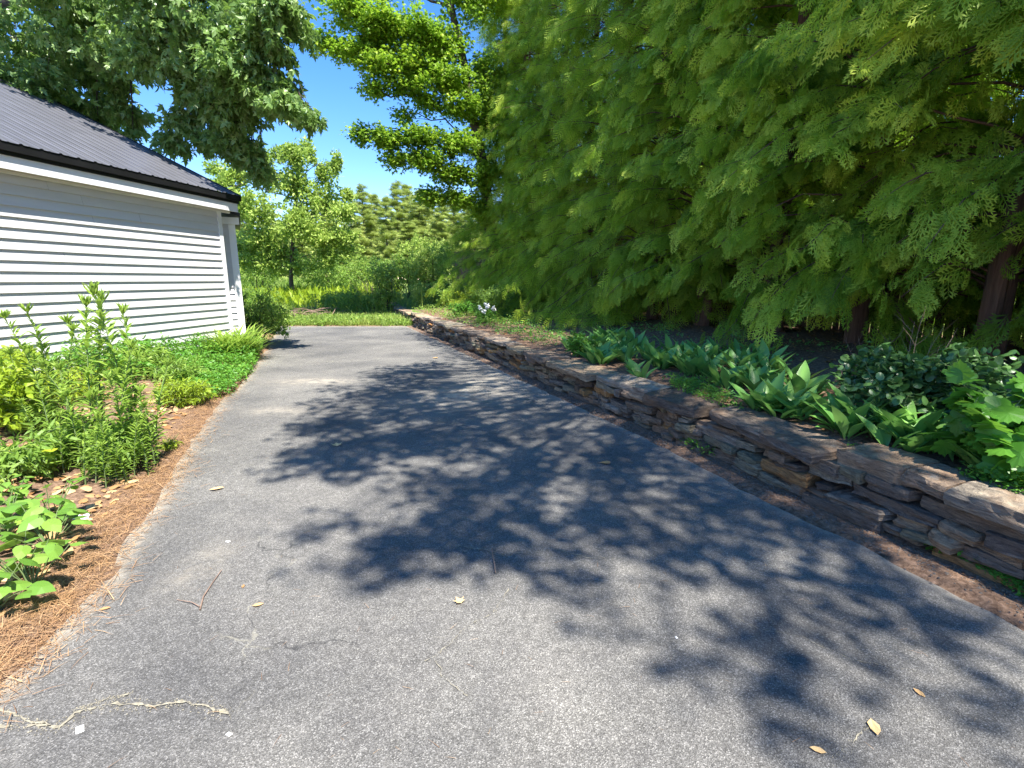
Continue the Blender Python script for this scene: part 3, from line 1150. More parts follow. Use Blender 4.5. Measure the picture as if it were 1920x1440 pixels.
# 3. young multi-stemmed tree in the meadow
yb = at(545, 533, 26)
yb[2] = Gz(yb[0], yb[1])
yl = []
for (px, py, rx, rz, n) in [(545, 285, .5, .5, 12), (575, 275, .3, .35, 7), (500, 300, .5, .5, 12), (420, 345, .9, .5, 20), (555, 300, .7, .9, 26), (545, 350, 1.0, 1.0, 44), (610, 330, .6, .7, 22), (630, 305, .25, .6, 10), (600, 380, 1.2, 1.0, 50), (500, 330, .9, .8, 32), (440, 330, .9, .7, 24), (405, 318, .5, .4, 10), (470, 390, 1.3, 1.0, 50),
                            (560, 420, 1.5, 1.0, 60), (640, 400, .7, .6, 22), (650, 365, .4, .35, 10), (500, 450, 1.3, .9, 44), (610, 450, 1.2, .7, 40), (580, 290, .3, .35, 8), (520, 290, .35, .3, 8), (640, 440, .9, .6, 22), (460, 460, 1.1, .7, 30), (530, 480, 1.2, .6, 24)]:
    yl.append((at(px, py, 26 + random.uniform(-1, 1)), (rx, rx, rz), int(n * 1.9)))
yl += [(at(px, py, 26), (1.2, 1.2, .6), 26) for px, py in ((500, 495), (560, 500), (610, 490), (450, 490), (645, 475))]
yt = make_tree('young_tree', 'young light green multi-stemmed tree standing in the sunny meadow', 'tree', yb,
               [yb, yb + np.array([.05, 0, 1.2]), at(550, 430, 26), at(556, 360, 26), at(556, 290, 26)], [.12, .1, .08, .05, .02],
               yl, OVAL, .17, 24, M['young_leaf'], M['bark'], droop=.0, flat=.3, spread=.22, limb_r=.04)

# 4. the cedar row
def make_cedar(seed, label, near=False, H=13.0, nb=270):
    global RG
    keep = RG
    RG = np.random.default_rng(seed)
    root = empty('cedar_tree', (0, 0, 0), 0, label, 'tree', 'cedars in the row behind the stone wall')
    tb, lb = Buf(), Buf()
    lean = RG.normal(size=2) * .15
    tp = np.array([[lean[0] * t * t, lean[1] * t * t, H * t - .15] for t in np.linspace(0, 1, 12)])
    tp[:, :2] += RG.normal(size=(12, 2)) * .03
    tb.tube(tp, np.linspace(.14, .015, 12), 9)
    if seed % 2 == 0:
        t2 = tp.copy()
        t2[:, 0] += np.linspace(.16, .5, 12)
        t2[:, 1] += np.linspace(-.1, .2, 12)
        tb.tube(t2[:9], np.linspace(.10, .03, 9), 8)
    for i in range(nb):
        q = (i + RG.random()) / nb
        h = (.048 if near else .045) + .90 * q ** 1.06
        z = H * h
        az = RG.random() * 2 * math.pi
        Rm = 1.55 * (1 - h) ** .38 * (1 + .18 * math.sin(h * 17 + seed) + .12 * math.sin(az * 3 + h * 9)) + .15
        if h < .3: Rm *= 1.25 + (.22 if near else .35) * max(0, 1 - h / .13)
        Lb = Rm * RG.uniform(.7, 1.12)
        o = tp[min(11, int(h * 11))]
        a = np.array([o[0], o[1], z])
        dirv = np.array([math.cos(az), math.sin(az), 0])
        rise = RG.uniform(.15, .8)
        n = 7
        t = np.linspace(0, 1, n)
        path = a + dirv * (Lb * t)[:, None]
        path[:, 2] += Lb * (rise * t - (.55 + (.3 if near else .5) * max(0, 1 - h / .15)) * t * t)
        path[:, 2] = np.maximum(path[:, 2], .12)
        path += RG.normal(size=(n, 3)) * .02
        tb.tube(path, np.linspace(.018, .003, n), 4, cap=False)
        side = np.cross(dirv, [0, 0, 1.0])
        ns = int(8 + Lb * 12)
        btone = RG.normal() * .22
        tt = RG.uniform(.32, 1.0, ns) ** .8
        P = np.stack([np.interp(tt, t, path[:, k]) for k in range(3)], -1)
        P += side * (RG.uniform(-1, 1, ns) * .22)[:, None] + RG.normal(size=(ns, 3)) * .06
        tang = norm(np.gradient(path, axis=0))[np.clip((tt * (n - 1)).astype(int), 0, n - 1)]
        sgn = RG.choice([-1, 1], ns)
        ax = tang * .8 + side * (sgn * RG.uniform(.1, .9, ns))[:, None] + np.array([0, 0, -1.0]) * RG.uniform(.0, 1.1, (ns, 1)) + rnd_dir(ns) * .3
        nz = rnd_dir(ns) * .7 + np.array([0, 0, .7]) + side * RG.normal() * .6
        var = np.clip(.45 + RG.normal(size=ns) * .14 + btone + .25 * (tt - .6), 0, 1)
        S = RG.uniform(.16, .40, ns)
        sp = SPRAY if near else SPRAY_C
        sv_ = np.array(sp[0])
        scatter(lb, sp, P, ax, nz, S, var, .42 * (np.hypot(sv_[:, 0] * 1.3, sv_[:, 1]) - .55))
    tb.build('trunk', M['cedar_bark'], root, True)
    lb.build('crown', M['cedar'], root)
    RG = keep
    return root


ced_near = [make_cedar(21, '', True), make_cedar(22, '', True), make_cedar(23, '', True)]
ced_far = [make_cedar(31, '', False, 13.5, 360), make_cedar(32, '', False, 13, 360)]
cu = [-4.2, -2.6, -1.0, .7, 2.2, 3.9, 5.4, 7.0, 8.6, 10.2, 11.8, 13.4, 15.0, 16.5, 18.0]
clab = ['cedar just outside the right edge, first of the row', 'cedar at the right margin, its low branches behind the lobed bright leaves', 'cedar whose trunk rises behind the dark round-leaved shrub',
        'cedar with soft feathery fans right of the dark gap in the hedge', 'cedar behind the bare upright twigs near the right', 'cedar with twin reddish trunks beside the dark opening',
        'cedar left of the dark opening, its skirt hanging over the lily leaves', 'cedar with low drooping skirt in the middle of the row', 'cedar right of the lit patch of bare brown litter',
        'cedar with bare trunk at the lit patch of brown litter', 'cedar with thick twisted trunk left of the lit litter', 'cedar with sunlit yellow-green top left of the hedge middle',
        'third cedar from the far end of the row', 'second cedar from the far end of the row', 'last cedar at the far end of the row, edge against the maple']
used = set()
for i, uu in enumerate(cu):
    src = ced_near[i % 3] if i < 8 else ced_far[i % 2]
    x, y = uv(uu, 4.15 + random.uniform(-.15, .15))
    z = Gz(x, y)
    rz = random.uniform(0, 6.28)
    s = random.uniform(.93, 1.06)
    if i == 14: s = 1.0
    if src.name not in used:
        used.add(src.name)
        src.location = (x, y, z)
        src.rotation_euler = (0, 0, rz)
        src.scale = (s, s, s * 1.02)
        src['label'] = clab[i]
    else:
        dup(src, (x, y, z), rz, (s, s, s * 1.02), clab[i])

# cedars beyond the fence, seen through the gaps of the first row
for i, uu in enumerate(np.arange(-3.5, 20, 2.6)):
    x, y = uv(uu, 12.0 + random.uniform(-.7, .7))
    s = random.uniform(.95, 1.15)
    dup(ced_far[i % 2], (x, y, Gz(x, y)), random.uniform(0, 6.28), (s * 1.5, s * 1.5, s * 1.1), 'RANK', 'cedars beyond the fence')

# 5. tall tree over the cedars, out of the picture, whose leaves dapple the drive
h_l = []
shade_spots = [(760, 690, 30, 6), (725, 735, 40, 8), (800, 765, 50, 12), (650, 790, 40, 5), (880, 810, 55, 12), (870, 850, 55, 10), (970, 870, 55, 10), (640, 870, 40, 4),
               (720, 1010, 50, 7), (1120, 960, 55, 8), (670, 1060, 36, 3), (575, 1000, 26, 3), (1060, 1120, 28, 3), (1400, 1225, 40, 2), (1510, 1270, 36, 2), (1440, 1190, 30, 2), (1480, 1330, 26, 2), (1260, 1240, 20, 2),
               (1800, 1220, 40, 3), (1890, 1340, 30, 2), (560, 800, 34, 2), (530, 880, 30, 2), (1330, 1060, 40, 3), (1560, 1150, 45, 4)]
SHADE_POLY = [(600, 750), (700, 695), (820, 680), (900, 740), (1060, 820), (1240, 870), (1500, 960), (1800, 1120), (1960, 1210), (1960, 1300), (1700, 1190), (1480, 1090), (1250, 1050), (1000, 1050), (760, 1060), (720, 960), (560, 870)]
for uu_ in np.arange(-.5, 13.5, .55):
    gx_, gy_ = uv(uu_, -.25)
    c_ = np.array([gx_, gy_, 0]) + SUN * ((10.5 + .5 * math.sin(uu_ * 3)) / SUN[2])
    strip_l = globals().setdefault('strip_l', [])
    strip_l.append((c_, (.6, .6, .5), 16 if uu_ > .8 else 5))
    gx_, gy_ = uv(uu_ + .2, .75)
    c_ = np.array([gx_, gy_, .3]) + SUN * ((10.8 + .5 * math.cos(uu_ * 3)) / SUN[2])
    strip_l.append((c_, (.7, .6, .5), 12))
tx, ty = uv(1.0, 6.6)
tz = Gz(tx, ty)
rr_ = random.Random(3)
for (px, py, rp, n) in shade_spots:
    g = gp(px, py)
    dist = math.hypot(g[0], g[1])
    r = rp / 960.0 * math.hypot(dist, EYE)
    h = 8.6 + rr_.uniform(-.6, 1.6)
    k = h / SUN[2]
    c = np.array([g[0], g[1], 0]) + SUN * k
    h_l.append((c, (r * 2.0, r * 2.0, r * 1.2 + .1), max(3, int(n * 1.0))))
h_l += strip_l
poly_ = [gp(*q) for q in SHADE_POLY]


def in_p(x, y, poly):
    c, j = False, len(poly) - 1
    for i in range(len(poly)):
        if (poly[i][1] > y) != (poly[j][1] > y) and x < (poly[j][0] - poly[i][0]) * (y - poly[i][1]) / (poly[j][1] - poly[i][1]) + poly[i][0]: c = not c
        j = i
    return c


got_ = 0
while got_ < 118:
    x_, y_ = rr_.uniform(-3.5, 2.5), rr_.uniform(1.4, 9.5)
    if not in_p(x_, y_, poly_): continue
    got_ += 1
    k = (8.6 + rr_.uniform(-.8, 1.8)) / SUN[2]
    r = rr_.uniform(.28, .55)
    h_l.append((np.array([x_, y_, 0]) + SUN * k, (r, r, r * .5), 7))
make_tree('overhanging_tree', 'tall broadleaf tree above the cedars that dapples the driveway', 'tree', (tx, ty, tz),
          [(tx, ty, tz), (tx - .2, ty, tz + 4), (tx - .8, ty - .3, tz + 7.2), (tx - 1.6, ty - .6, tz + 8.6), (tx - 2.6, ty - .4, tz + 9.6)], [.3, .26, .2, .13, .06],
          h_l, MAPLE, .10, 9, M['maple_leaf'], M['bark'], droop=.2, flat=.6, spread=.27, limb_r=.028)


# 6. far pines
def make_pine(seed, H=11.0):
    global RG
    keep = RG
    RG = np.random.default_rng(seed)
    root = empty('pine_tree', (0, 0, 0), 0, '', 'tree', 'pines at the far side of the meadow')
    tb, lb = Buf(), Buf()
    tb.tube([(0, 0, H * t - .2) for t in np.linspace(0, 1, 8)] + RG.normal(size=(8, 3)) * .04, np.linspace(.2, .02, 8), 7)
    z = H * .12
    while z < H * .985:
        h = z / H
        nbr = RG.integers(4, 7)
        for k in range(nbr):
            az = RG.random() * 6.28
            Lb = (2.6 * (1 - h) ** .65 + .25) * RG.uniform(.55, 1.15)
            d = np.array([math.cos(az), math.sin(az), RG.uniform(-.1, .35)])
            a = np.array([0, 0, z + RG.normal() * .1])
            t = np.linspace(0, 1, 4)
            path = a + d * (Lb * t)[:, None]
            tb.tube(path, [.03, .02, .012, .004], 3, cap=False)
            n = int(12 + Lb * 20)
            tt = RG.uniform(.25, 1.05, n)
            P = a + d * (Lb * tt)[:, None] + RG.normal(size=(n, 3)) * np.array([.16, .16, .07])
            var = np.clip(.45 + RG.normal(size=n) * .15 + RG.normal() * .12, 0, 1)
            scatter(lb, TUFT, P, d + rnd_dir(n) * .4, rnd_dir(n) * .4 + np.array([0, 0, 1.0]), RG.uniform(.24, .44, n), var)
        z += RG.uniform(.22, .42)
    tb.build('trunk', M['pine_bark'], root, True)
    lb.build('crown', M['pine'], root)
    RG = keep
    return root


pines = [make_pine(41), make_pine(42), make_pine(43, 12)]
pl = [(450, 385, 46), (500, 400, 52), (560, 392, 50), (612, 385, 47), (655, 375, 44), (678, 362, 47), (700, 378, 52), (722, 385, 43), (742, 356, 48), (762, 360, 55), (785, 372, 46), (808, 378, 50), (826, 382, 44), (850, 372, 49), (880, 385, 45), (915, 390, 48), (960, 380, 52), (400, 380, 49), (340, 380, 50), (260, 370, 47), (640, 440, 38), (765, 430, 39)]
plab = ['pine at the left behind the young tree', 'pine behind the left half of the young tree', 'pine directly behind the young tree top', 'pine behind the right half of the young tree', 'pine just right of the young tree',
        'tall dark tipped pine right of the young tree', 'pine in the gap right of the first tall pine', 'shorter pine left of the bare-tipped pines', 'tallest pine with bare spiky tip', 'second spiky tipped pine of the tall pair', 'pine right of the tall pair',
        'pine with visible bare trunk low in the blue gaps', 'pine left of the maple tips', 'pine under the lowest maple branches', 'pine behind the fence end', 'pine behind the last cedar', 'pine hidden mostly by the cedars',
        'pine behind the garage ridge end', 'pine behind the garage roof', 'pine farthest left behind the garage', 'small broad young pine low right of the young tree', 'small pine in front of the tall pair']
usedp = set()
for i, ((px, py, Y), lab) in enumerate(zip(pl, plab)):
    src = pines[i % 3]
    top = at(px, py - 14, Y)
    zg = Gz(top[0], top[1])
    h0 = 12.0 if i % 3 == 2 else 11.0
    s = (top[2] - zg) / h0
    sc = (s * random.uniform(.95, 1.25),) * 2 + (s,)
    if Y < 41: sc = (s * 1.7, s * 1.7, s)
    if src.name not in usedp:
        usedp.add(src.name)
        src.location = (top[0], top[1], zg)
        src.scale = sc
        src['label'] = lab
    else:
        dup(src, (top[0], top[1], zg), random.uniform(0, 6.28), sc, lab)

# the wood beyond: one mass
b = Buf()
n = 36000
X = RG.uniform(-75, 60, n)
Y = RG.uniform(58, 74, n)
hh = 6.8 + 1.6 * vnoise(X, Y, .25) + 1.0 * vnoise(X, Y, .9)
Z = RG.random(n) ** .8 * hh + G(X, Y)
scatter(b, OVAL, np.stack([X, Y, Z], -1), rnd_dir(n), rnd_dir(n) + np.array([0, -.3, .6]), RG.uniform(.5, 1.1, n), np.clip(.4 + .25 * vnoise(X, Z, .8) + RG.normal(size=n) * .15, 0, 1))
tag(b.build('distant_wood', M['pine'], None), 'mass of mixed green woodland beyond the pines', 'woodland', kind='stuff')

# ------------------------------------------------------------------ shrubs and plants
def shrub(name, label, cat, px, py, Y, w, h, shape, size, mat, twigs=60, npt=16, group=None, zpos=None, xy=None, lob=6, **kw):
    """a bushy plant rooted at the ground point under pixel px at distance Y (or at xy)"""
    if xy is None:
        p = at(px, py, Y)
        x, y = p[0], p[1]
    else:
        x, y = xy
    z = Gz(x, y)
    root = empty(name, (x, y, z), 0, label, cat, group)
    tb, lb = Buf(), Buf()
    lobes = []
    for i in range(lob):
        a = i * 2.4 + RG.random()
        rr = w * .32 * (0 if i == 0 else RG.uniform(.5, 1.1))
        c = np.array([rr * math.cos(a), rr * math.sin(a), h * RG.uniform(.42, .72)])
        lobes.append((c, (w * .26, w * .26, h * .3), max(4, twigs // lob)))
        tb.tube(curve((RG.normal() * .04, RG.normal() * .04, -.03), c, .02, .1, 5), np.linspace(.012, .004, 5) * max(.5, h), 4)
        lobes.append((c * np.array([1, 1, .5]), (w * .24, w * .24, h * .25), max(3, twigs // lob // 2)))
    leafy(lb, tb, lobes, shape, size, npt, twigr=.003, **kw)
    tb.build('stems', M['stem'] if h < 1.2 else M['bark'], root)
    lb.build('foliage', mat, root)
    return root


S_ = shrub
# meadow and far edge
S_('shrub', 'leafy light green shrub against the far corner of the garage', 'shrub', 480, 560, 12.2, 1.5, 1.35, OVAL, .07, M['weed'], 150, 16, droop=.1, spread=.07, tone=.25)
S_('shrub', 'low pale shrub right of the garage corner beside the far drive end', 'shrub', 505, 575, 14.5, 1.3, .9, OVAL, .07, M['weed'], 100, 16, droop=.1, spread=.07)
S_('shrub', 'tall narrow bright sapling shrub near the middle of the meadow', 'shrub', 722, 520, 21, 1.2, 2.5, OVAL, .10, M['young_leaf'], 110, 14, droop=.1, spread=.12)
S_('shrub', 'dark green shrub left of the sunlit wall top', 'shrub', 690, 560, 21.5, 2.6, 1.3, OVAL, .08, M['weed'], 150, 16, tone=.0, spread=.1)
S_('shrub', 'dark low shrub in the shade patch of the meadow', 'shrub', 635, 565, 22.5, 2.8, 1.1, OVAL, .08, M['weed'], 140, 16, tone=.0, spread=.1)
S_('shrub', 'large pale green bush in front of the pines right of centre', 'shrub', 800, 500, 27, 3.2, 3.4, OVAL, .12, M['young_leaf'], 220, 18, tone=.1, spread=.15)
S_('shrub', 'bright green bush left of the fence end', 'shrub', 812, 520, 24, 2.4, 2.7, OVAL, .11, M['young_leaf'], 190, 18, spread=.14)
S_('shrub', 'grey green bush between the pale bush and the sapling shrub', 'shrub', 765, 520, 25, 2.4, 2.3, OVAL, .11, M['weed'], 150, 16, spread=.14)
S_('shrub', 'silvery feathery plant behind the sunlit wall top', 'shrub', 800, 565, 20.5, 1.6, .95, LANCE, .15, M['young_leaf'], 100, 14, spread=.08)
S_('shrub', 'leafy plant right of the silvery one above the wall end', 'shrub', 845, 570, 19.5, 1.6, 1.0, OVAL, .09, M['weed'], 100, 14, spread=.08)
S_('shrub', 'yellow green shrub glowing in front of the brown fence end', 'shrub', 905, 558, 18.0, 1.7, 1.0, OVAL, .08, M['yellow_leaf'], 120, 16, spread=.07)
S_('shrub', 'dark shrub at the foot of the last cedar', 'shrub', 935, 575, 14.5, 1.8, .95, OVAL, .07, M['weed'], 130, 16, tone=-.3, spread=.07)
S_('shrub', 'bright small plant on the bank above the far wall', 'shrub', 868, 590, 15.6, 1.0, .5, OVAL, .07, M['cover'], 80, 14, spread=.06)
S_('shrub', 'bushy green plant left of the young tree base', 'shrub', 470, 540, 22, 2.6, 1.5, OVAL, .09, M['weed'], 130, 16, tone=-.1, spread=.1)
S_('shrub', 'deep green bush behind the young tree trunk on the right', 'shrub', 615, 520, 31, 4.5, 2.6, OVAL, .13, M['weed'], 200, 18, tone=.05, spread=.16)
S_('shrub', 'blue green bush at the far left of the meadow edge', 'shrub', 480, 510, 32, 4.5, 3.0, OVAL, .13, M['weed'], 200, 18, tone=.05, spread=.16)
S_('shrub', 'broad bush under the pines in the middle distance', 'shrub', 700, 500, 34, 5.0, 2.6, OVAL, .13, M['weed'], 200, 18, tone=.1, spread=.16)
# white flowering plant by the wall
fp = S_('flowering_plant', 'small plant with white flower heads on the bank at the far wall', 'plant', 912, 610, 13.2, .7, .42, OVAL, .06, M['cover'], 50, 12, spread=.05)
for c in [(-.15, -.1, .38), (.05, -.15, .42), (.18, 0, .36), (0, .1, .44), (-.05, -.22, .3)]:
    b = Buf()
    n = 52
    scatter(b, ROUND, RG.normal(size=(n, 3)) * .022 + np.array(c), rnd_dir(n), rnd_dir(n) + np.array([0, 0, 1.0]), .04, .5)
    b.build('flower_head', M['petal'], fp)

# dead twiggy shrub and brush pile
def twiggy(name, label, cat, x, y, w, h, n, mat, r=.006, group=None, lying=False):
    z = Gz(x, y)
    root = empty(name, (x, y, z), 0, label, cat, group)
    tb = Buf()
    for i in range(n):
        if lying:
            a = RG.random() * 6.28
            p = np.array([RG.normal() * w * .3, RG.normal() * w * .3, RG.random() * h])
            e = p + np.array([math.cos(a), math.sin(a), RG.uniform(-.2, .3)]) * w * RG.uniform(.2, .5)
            tb.tube(curve(p, e, .03, .1, 4), [r, r, r * .7, r * .3], 4)
        else:
            p = np.array([RG.normal() * w * .008, RG.normal() * w * .008, -.02])
            e = np.array([RG.normal() * w * .35, RG.normal() * w * .35, h * RG.uniform(.5, 1)])
            c = curve(p, e, 0, .12, 5)
            tb.tube(c, np.linspace(r, r * .3, 5), 4)
            for k in range(5):
                q = c[1 + k % 3] * .5 + c[2 + k % 3] * .5
                tb.tube(curve(q, q + np.array([RG.normal() * .15, RG.normal() * .15, .25]) * h * .8, 0, .15, 3), [r * .5, r * .35, r * .15], 3)
    tb.build('twigs', mat, root)
    return root


p = at(700, 530, 24)
twiggy('dead_shrub', 'pinkish dead twiggy shrub in the middle of the meadow', 'shrub', p[0], p[1], 1.8, 1.6, 26, M['twig'], .012)
x, y = gp(560, 590, .2)
twiggy('brush_pile', 'low pile of grey cut brush beyond the left end of the drive', 'brush pile', *at(560, 570, 19.5)[:2], 2.0, .35, 60, M['twig'], .016, lying=True)

# meadow grass, ferns and low weeds (stuff)
def blades(name, label, pts, size, mat, per=8, tone=0.0, spread=.06, shape=None, up=1.2, cat='grass'):
    b = Buf()
    pts = np.asarray(pts)
    n = len(pts) * per
    P = np.repeat(pts, per, axis=0) + np.concatenate([RG.normal(size=(n, 2)) * spread, np.zeros((n, 1))], 1)
    P[:, 2] = G(P[:, 0], P[:, 1]) - .01
    ax = rnd_dir(n) * .8
    ax[:, 2] = np.abs(ax[:, 2]) + up
    nz = rnd_dir(n)
    var = np.clip(.5 + tone + .2 * vnoise(P[:, 0], P[:, 1], 1.2) + RG.normal(size=n) * .15, 0, 1)
    sc = size * RG.uniform(.5, 1.2, n) * np.repeat(RG.uniform(.7, 1.3, len(pts)), per)
    scatter(b, shape or BLADE, P, ax, nz, sc, var)
    o = b.build(name, mat)
    return tag(o, label, cat, kind='stuff')


def region(n, x0, x1, y0, y1, f=None):
    X = RG.uniform(x0, x1, n)
    Y = RG.uniform(y0, y1, n)
    if f is not None:
        k = f(X, Y)
        X, Y = X[k], Y[k]
    return np.stack([X, Y, np.zeros(len(X))], -1)


def uvv(X, Y):
    return wall_uv(X, Y)


blades('grass', 'short yellow green grass and weeds across the far end of the drive', region(3600, -9, -3.2, 16.9, 20.0, lambda X, Y: (uvv(X, Y)[1] < 0) & (RG.random(len(X)) < .95 - .5 * (Y < 17.2))), .22, M['grass'], 7, .15)
blades('meadow_grass', 'taller meadow grass running back to the pines', region(6500, -26, 8, 20, 48, lambda X, Y: (uvv(X, Y)[1] < 1.5)), .55, M['grass'], 6, .05, .2)
# fern-like yellow band
pts = region(900, -15, -6.2, 23.5, 27.5)
blades('fern_patch', 'sunlit yellow green ferny growth across the meadow', pts, .75, M['yellow_leaf'], 9, 0, .2, LANCE, .8, 'ferns')
# broadleaf weeds at far drive end
b = Buf()
pts = region(420, -8.2, -3.4, 16.9, 19.8, lambda X, Y: uvv(X, Y)[1] < -.1)
for p in pts:
    n = 14
    P = np.array([p[0], p[1], Gz(p[0], p[1])]) + RG.normal(size=(n, 3)) * np.array([.09, .09, .05]) + np.array([0, 0, .09])
    scatter(b, OVAL, P, rnd_dir(n) + np.array([0, 0, .3]), rnd_dir(n) * .5 + np.array([0, 0, 1.0]), RG.uniform(.06, .12, n), np.clip(.6 + RG.normal(size=n) * .2, 0, 1))
tag(b.build('weeds', M['weed']), 'low broadleaf weeds among the grass past the drive end', 'weeds', kind='stuff')


# low cover patches made of many small leaves, shaped by density
def cover(name, label, test, x0, x1, y0, y1, n, h, size, mat, shape=OVAL, tone=0.0, cat='ground cover', edge=None):
    b = Buf()
    X = RG.uniform(x0, x1, n)
    Y = RG.uniform(y0, y1, n)
    k = test(X, Y)
    X, Y = X[k], Y[k]
    m = len(X)
    hump = h * (.65 + .35 * vnoise(X, Y, 4.5) + .15 * vnoise(X, Y, 13))
    if edge is not None: hump = hump * edge(X, Y)
    Z = G(X, Y) + np.maximum(.01, hump) * RG.uniform(.15, 1, m) ** .6
    ax = rnd_dir(m)
    ax[:, 2] *= .5
    nz = rnd_dir(m) * .7 + np.array([0, 0, 1.0])
    var = np.clip(.5 + tone + .12 * vnoise(X, Y, 5) + RG.normal(size=m) * .18, 0, 1)
    scatter(b, shape, np.stack([X, Y, Z], -1), ax, nz, size * RG.uniform(.6, 1.25, m), var)
    return tag(b.build(name, mat), label, cat, kind='stuff')


def in_poly(pix, z=.2):
    poly = [gp(px, py, z) for px, py in pix]

    def f(X, Y):
        c = np.zeros(len(X), bool)
        j = len(poly) - 1
        for i in range(len(poly)):
            xi, yi = poly[i]
            xj, yj = poly[j]
            hit = ((yi > Y) != (yj > Y)) & (X < (xj - xi) * (Y - yi) / (yj - yi + 1e-12) + xi)
            c ^= hit
            j = i
        return c
    return f, (min(p[0] for p in poly), max(p[0] for p in poly), min(p[1] for p in poly), max(p[1] for p in poly))


f, bb_ = in_poly([(275, 655), (400, 625), (500, 628), (470, 680), (430, 715), (380, 728), (330, 712), (280, 690)], .2)
def wall_gap(X, Y):
    return (X - CORNER[0]) * gnor[0] + (Y - CORNER[1]) * gnor[1]


cover('ground_cover', 'dense bright green ground cover beside the garage wall', lambda X, Y: f(X, Y) | ((wall_gap(X, Y) > .05) & (wall_gap(X, Y) < 1.0) & (Y > 6.3) & (Y < 9.9) & (X < np.interp(Y, LY, LX) - .1)), -7, -3.4, 6.2, 11.2, 46000, .26, .055, M['cover'], OVAL, .08,
      edge=lambda X, Y: 1 + 1.1 * np.exp(-((wall_gap(X, Y) - .3) / .45) ** 2))
f, bb_ = in_poly([(-60, 690), (100, 650), (260, 655), (300, 700), (150, 760), (-60, 800)], .2)
cover('ground_cover', 'mixed yellow green cover behind the tall weeds', f, *bb_, 9000, .16, .06, M['weed'], OVAL, .15)
cover('ground_cover', 'mixed green cover over the far end of the bank behind the wall', lambda X, Y: (wall_uv(X, Y)[1] > .45) & (wall_uv(X, Y)[0] > 10.5), -7, 6, 10, 24, 26000, .22, .07, M['weed'], OVAL, -.05)
f, bb_ = in_poly([(1255, 705), (1330, 715), (1395, 765), (1330, 772), (1262, 745)], .42)
cover('sedum', 'bright mossy green sedum cushion behind the middle of the stone wall', f, *bb_, 5200, .13, .026, M['cover'], OVAL, .1)
f, bb_ = in_poly([(1745, 880), (1960, 900), (1990, 985), (1860, 935), (1760, 905)], .42)
cover('sedum', 'bright green sedum mat along the wall top at the right margin', f, *bb_, 5200, .11, .028, M['cover'], OVAL, .0)
f, bb_ = in_poly([(1590, 822), (1680, 850), (1680, 872), (1600, 850)], .42)
cover('sedum', 'small green cushion behind the second large capstone', f, *bb_, 1300, .08, .024, M['cover'], OVAL, .1)
f, bb_ = in_poly([(880, 585), (1000, 605), (1080, 640), (1000, 640), (900, 606)], .42)
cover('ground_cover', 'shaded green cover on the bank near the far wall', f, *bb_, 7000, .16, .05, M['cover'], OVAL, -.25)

cover('ground_cover', 'sparse dark low leaves on the shaded litter under the cedars', lambda X, Y: (wall_uv(X, Y)[1] > .5) & (wall_uv(X, Y)[1] < 3.6) & (vnoise(X, Y, 1.8, 3) > -.1), -4, 7, 1.5, 17, 26000, .10, .05, M['lily_leaf'], OVAL, 0)
# rosettes of long upright leaves behind the wall
def rosette(seed, n=7, Lh=.27):
    global RG
    keep = RG
    RG = np.random.default_rng(seed)
    root = empty('lily_plant', (0, 0, 0), 0, '', 'plant')
    b = Buf()
    az = np.arange(n) * 2.4 + RG.random(n)
    ax = np.stack([np.cos(az) * .6, np.sin(az) * .6, RG.uniform(.5, 1.3, n)], -1)
    nz = np.stack([-np.cos(az), -np.sin(az), np.full(n, .8)], -1)
    P = np.stack([np.cos(az) * .02, np.sin(az) * .02, np.full(n, -.01)], -1)
    scatter(b, BIGLEAF, P, ax, -nz * -1, Lh * RG.uniform(.75, 1.15, n), np.clip(.5 + RG.normal(size=n) * .2, 0, 1))
    b.build('leaves', M['lily_leaf'], root, True)
    RG = keep
    return root


ros = [rosette(51), rosette(52, 5, .3), rosette(53, 8, .25), rosette(54, 6, .31)]
zones = [([(1040, 640), (1150, 636), (1270, 668), (1340, 700), (1200, 700), (1100, 668)], 58, 'RANK', 'lily plants in the far bed'),
         ([(1200, 668), (1400, 672), (1540, 715), (1530, 752), (1420, 730), (1310, 715)], 58, 'RANK', 'lily plants in the middle bed'),
         ([(1370, 735), (1530, 770), (1560, 800), (1460, 790), (1400, 770)], 16, 'RANK', 'lily plants behind the longest capstone'),
         ([(1560, 775), (1700, 800), (1860, 830), (1960, 850), (1960, 930), (1800, 880), (1680, 850), (1590, 810)], 44, 'RANK', 'lily plants in the near bed')]
first = {}
k = 0
for poly, cnt, lab, grp in zones:
    f, (x0, x1, y0, y1) = in_poly(poly, .45)
    got = 0
    while got < cnt:
        X, Y = RG.uniform(x0, x1), RG.uniform(y0, y1)
        if not f(np.array([X]), np.array([Y]))[0] or wall_uv(X, Y)[1] < .42: continue
        src = ros[k % 4]
        s = RG.uniform(.8, 1.2)
        loc = (X, Y, Gz(X, Y))
        if k < 4:
            src.location = loc
            src['label'] = lab
            src['group'] = grp
        else:
            dup(src, loc, RG.uniform(0, 6.28), (s, s, s), lab, grp, (RG.normal() * .12, RG.normal() * .12))
        k += 1
        got += 1

# single shrubs on the right bank
def bank(px, py, z=.5):
    return gp(px, py, z)


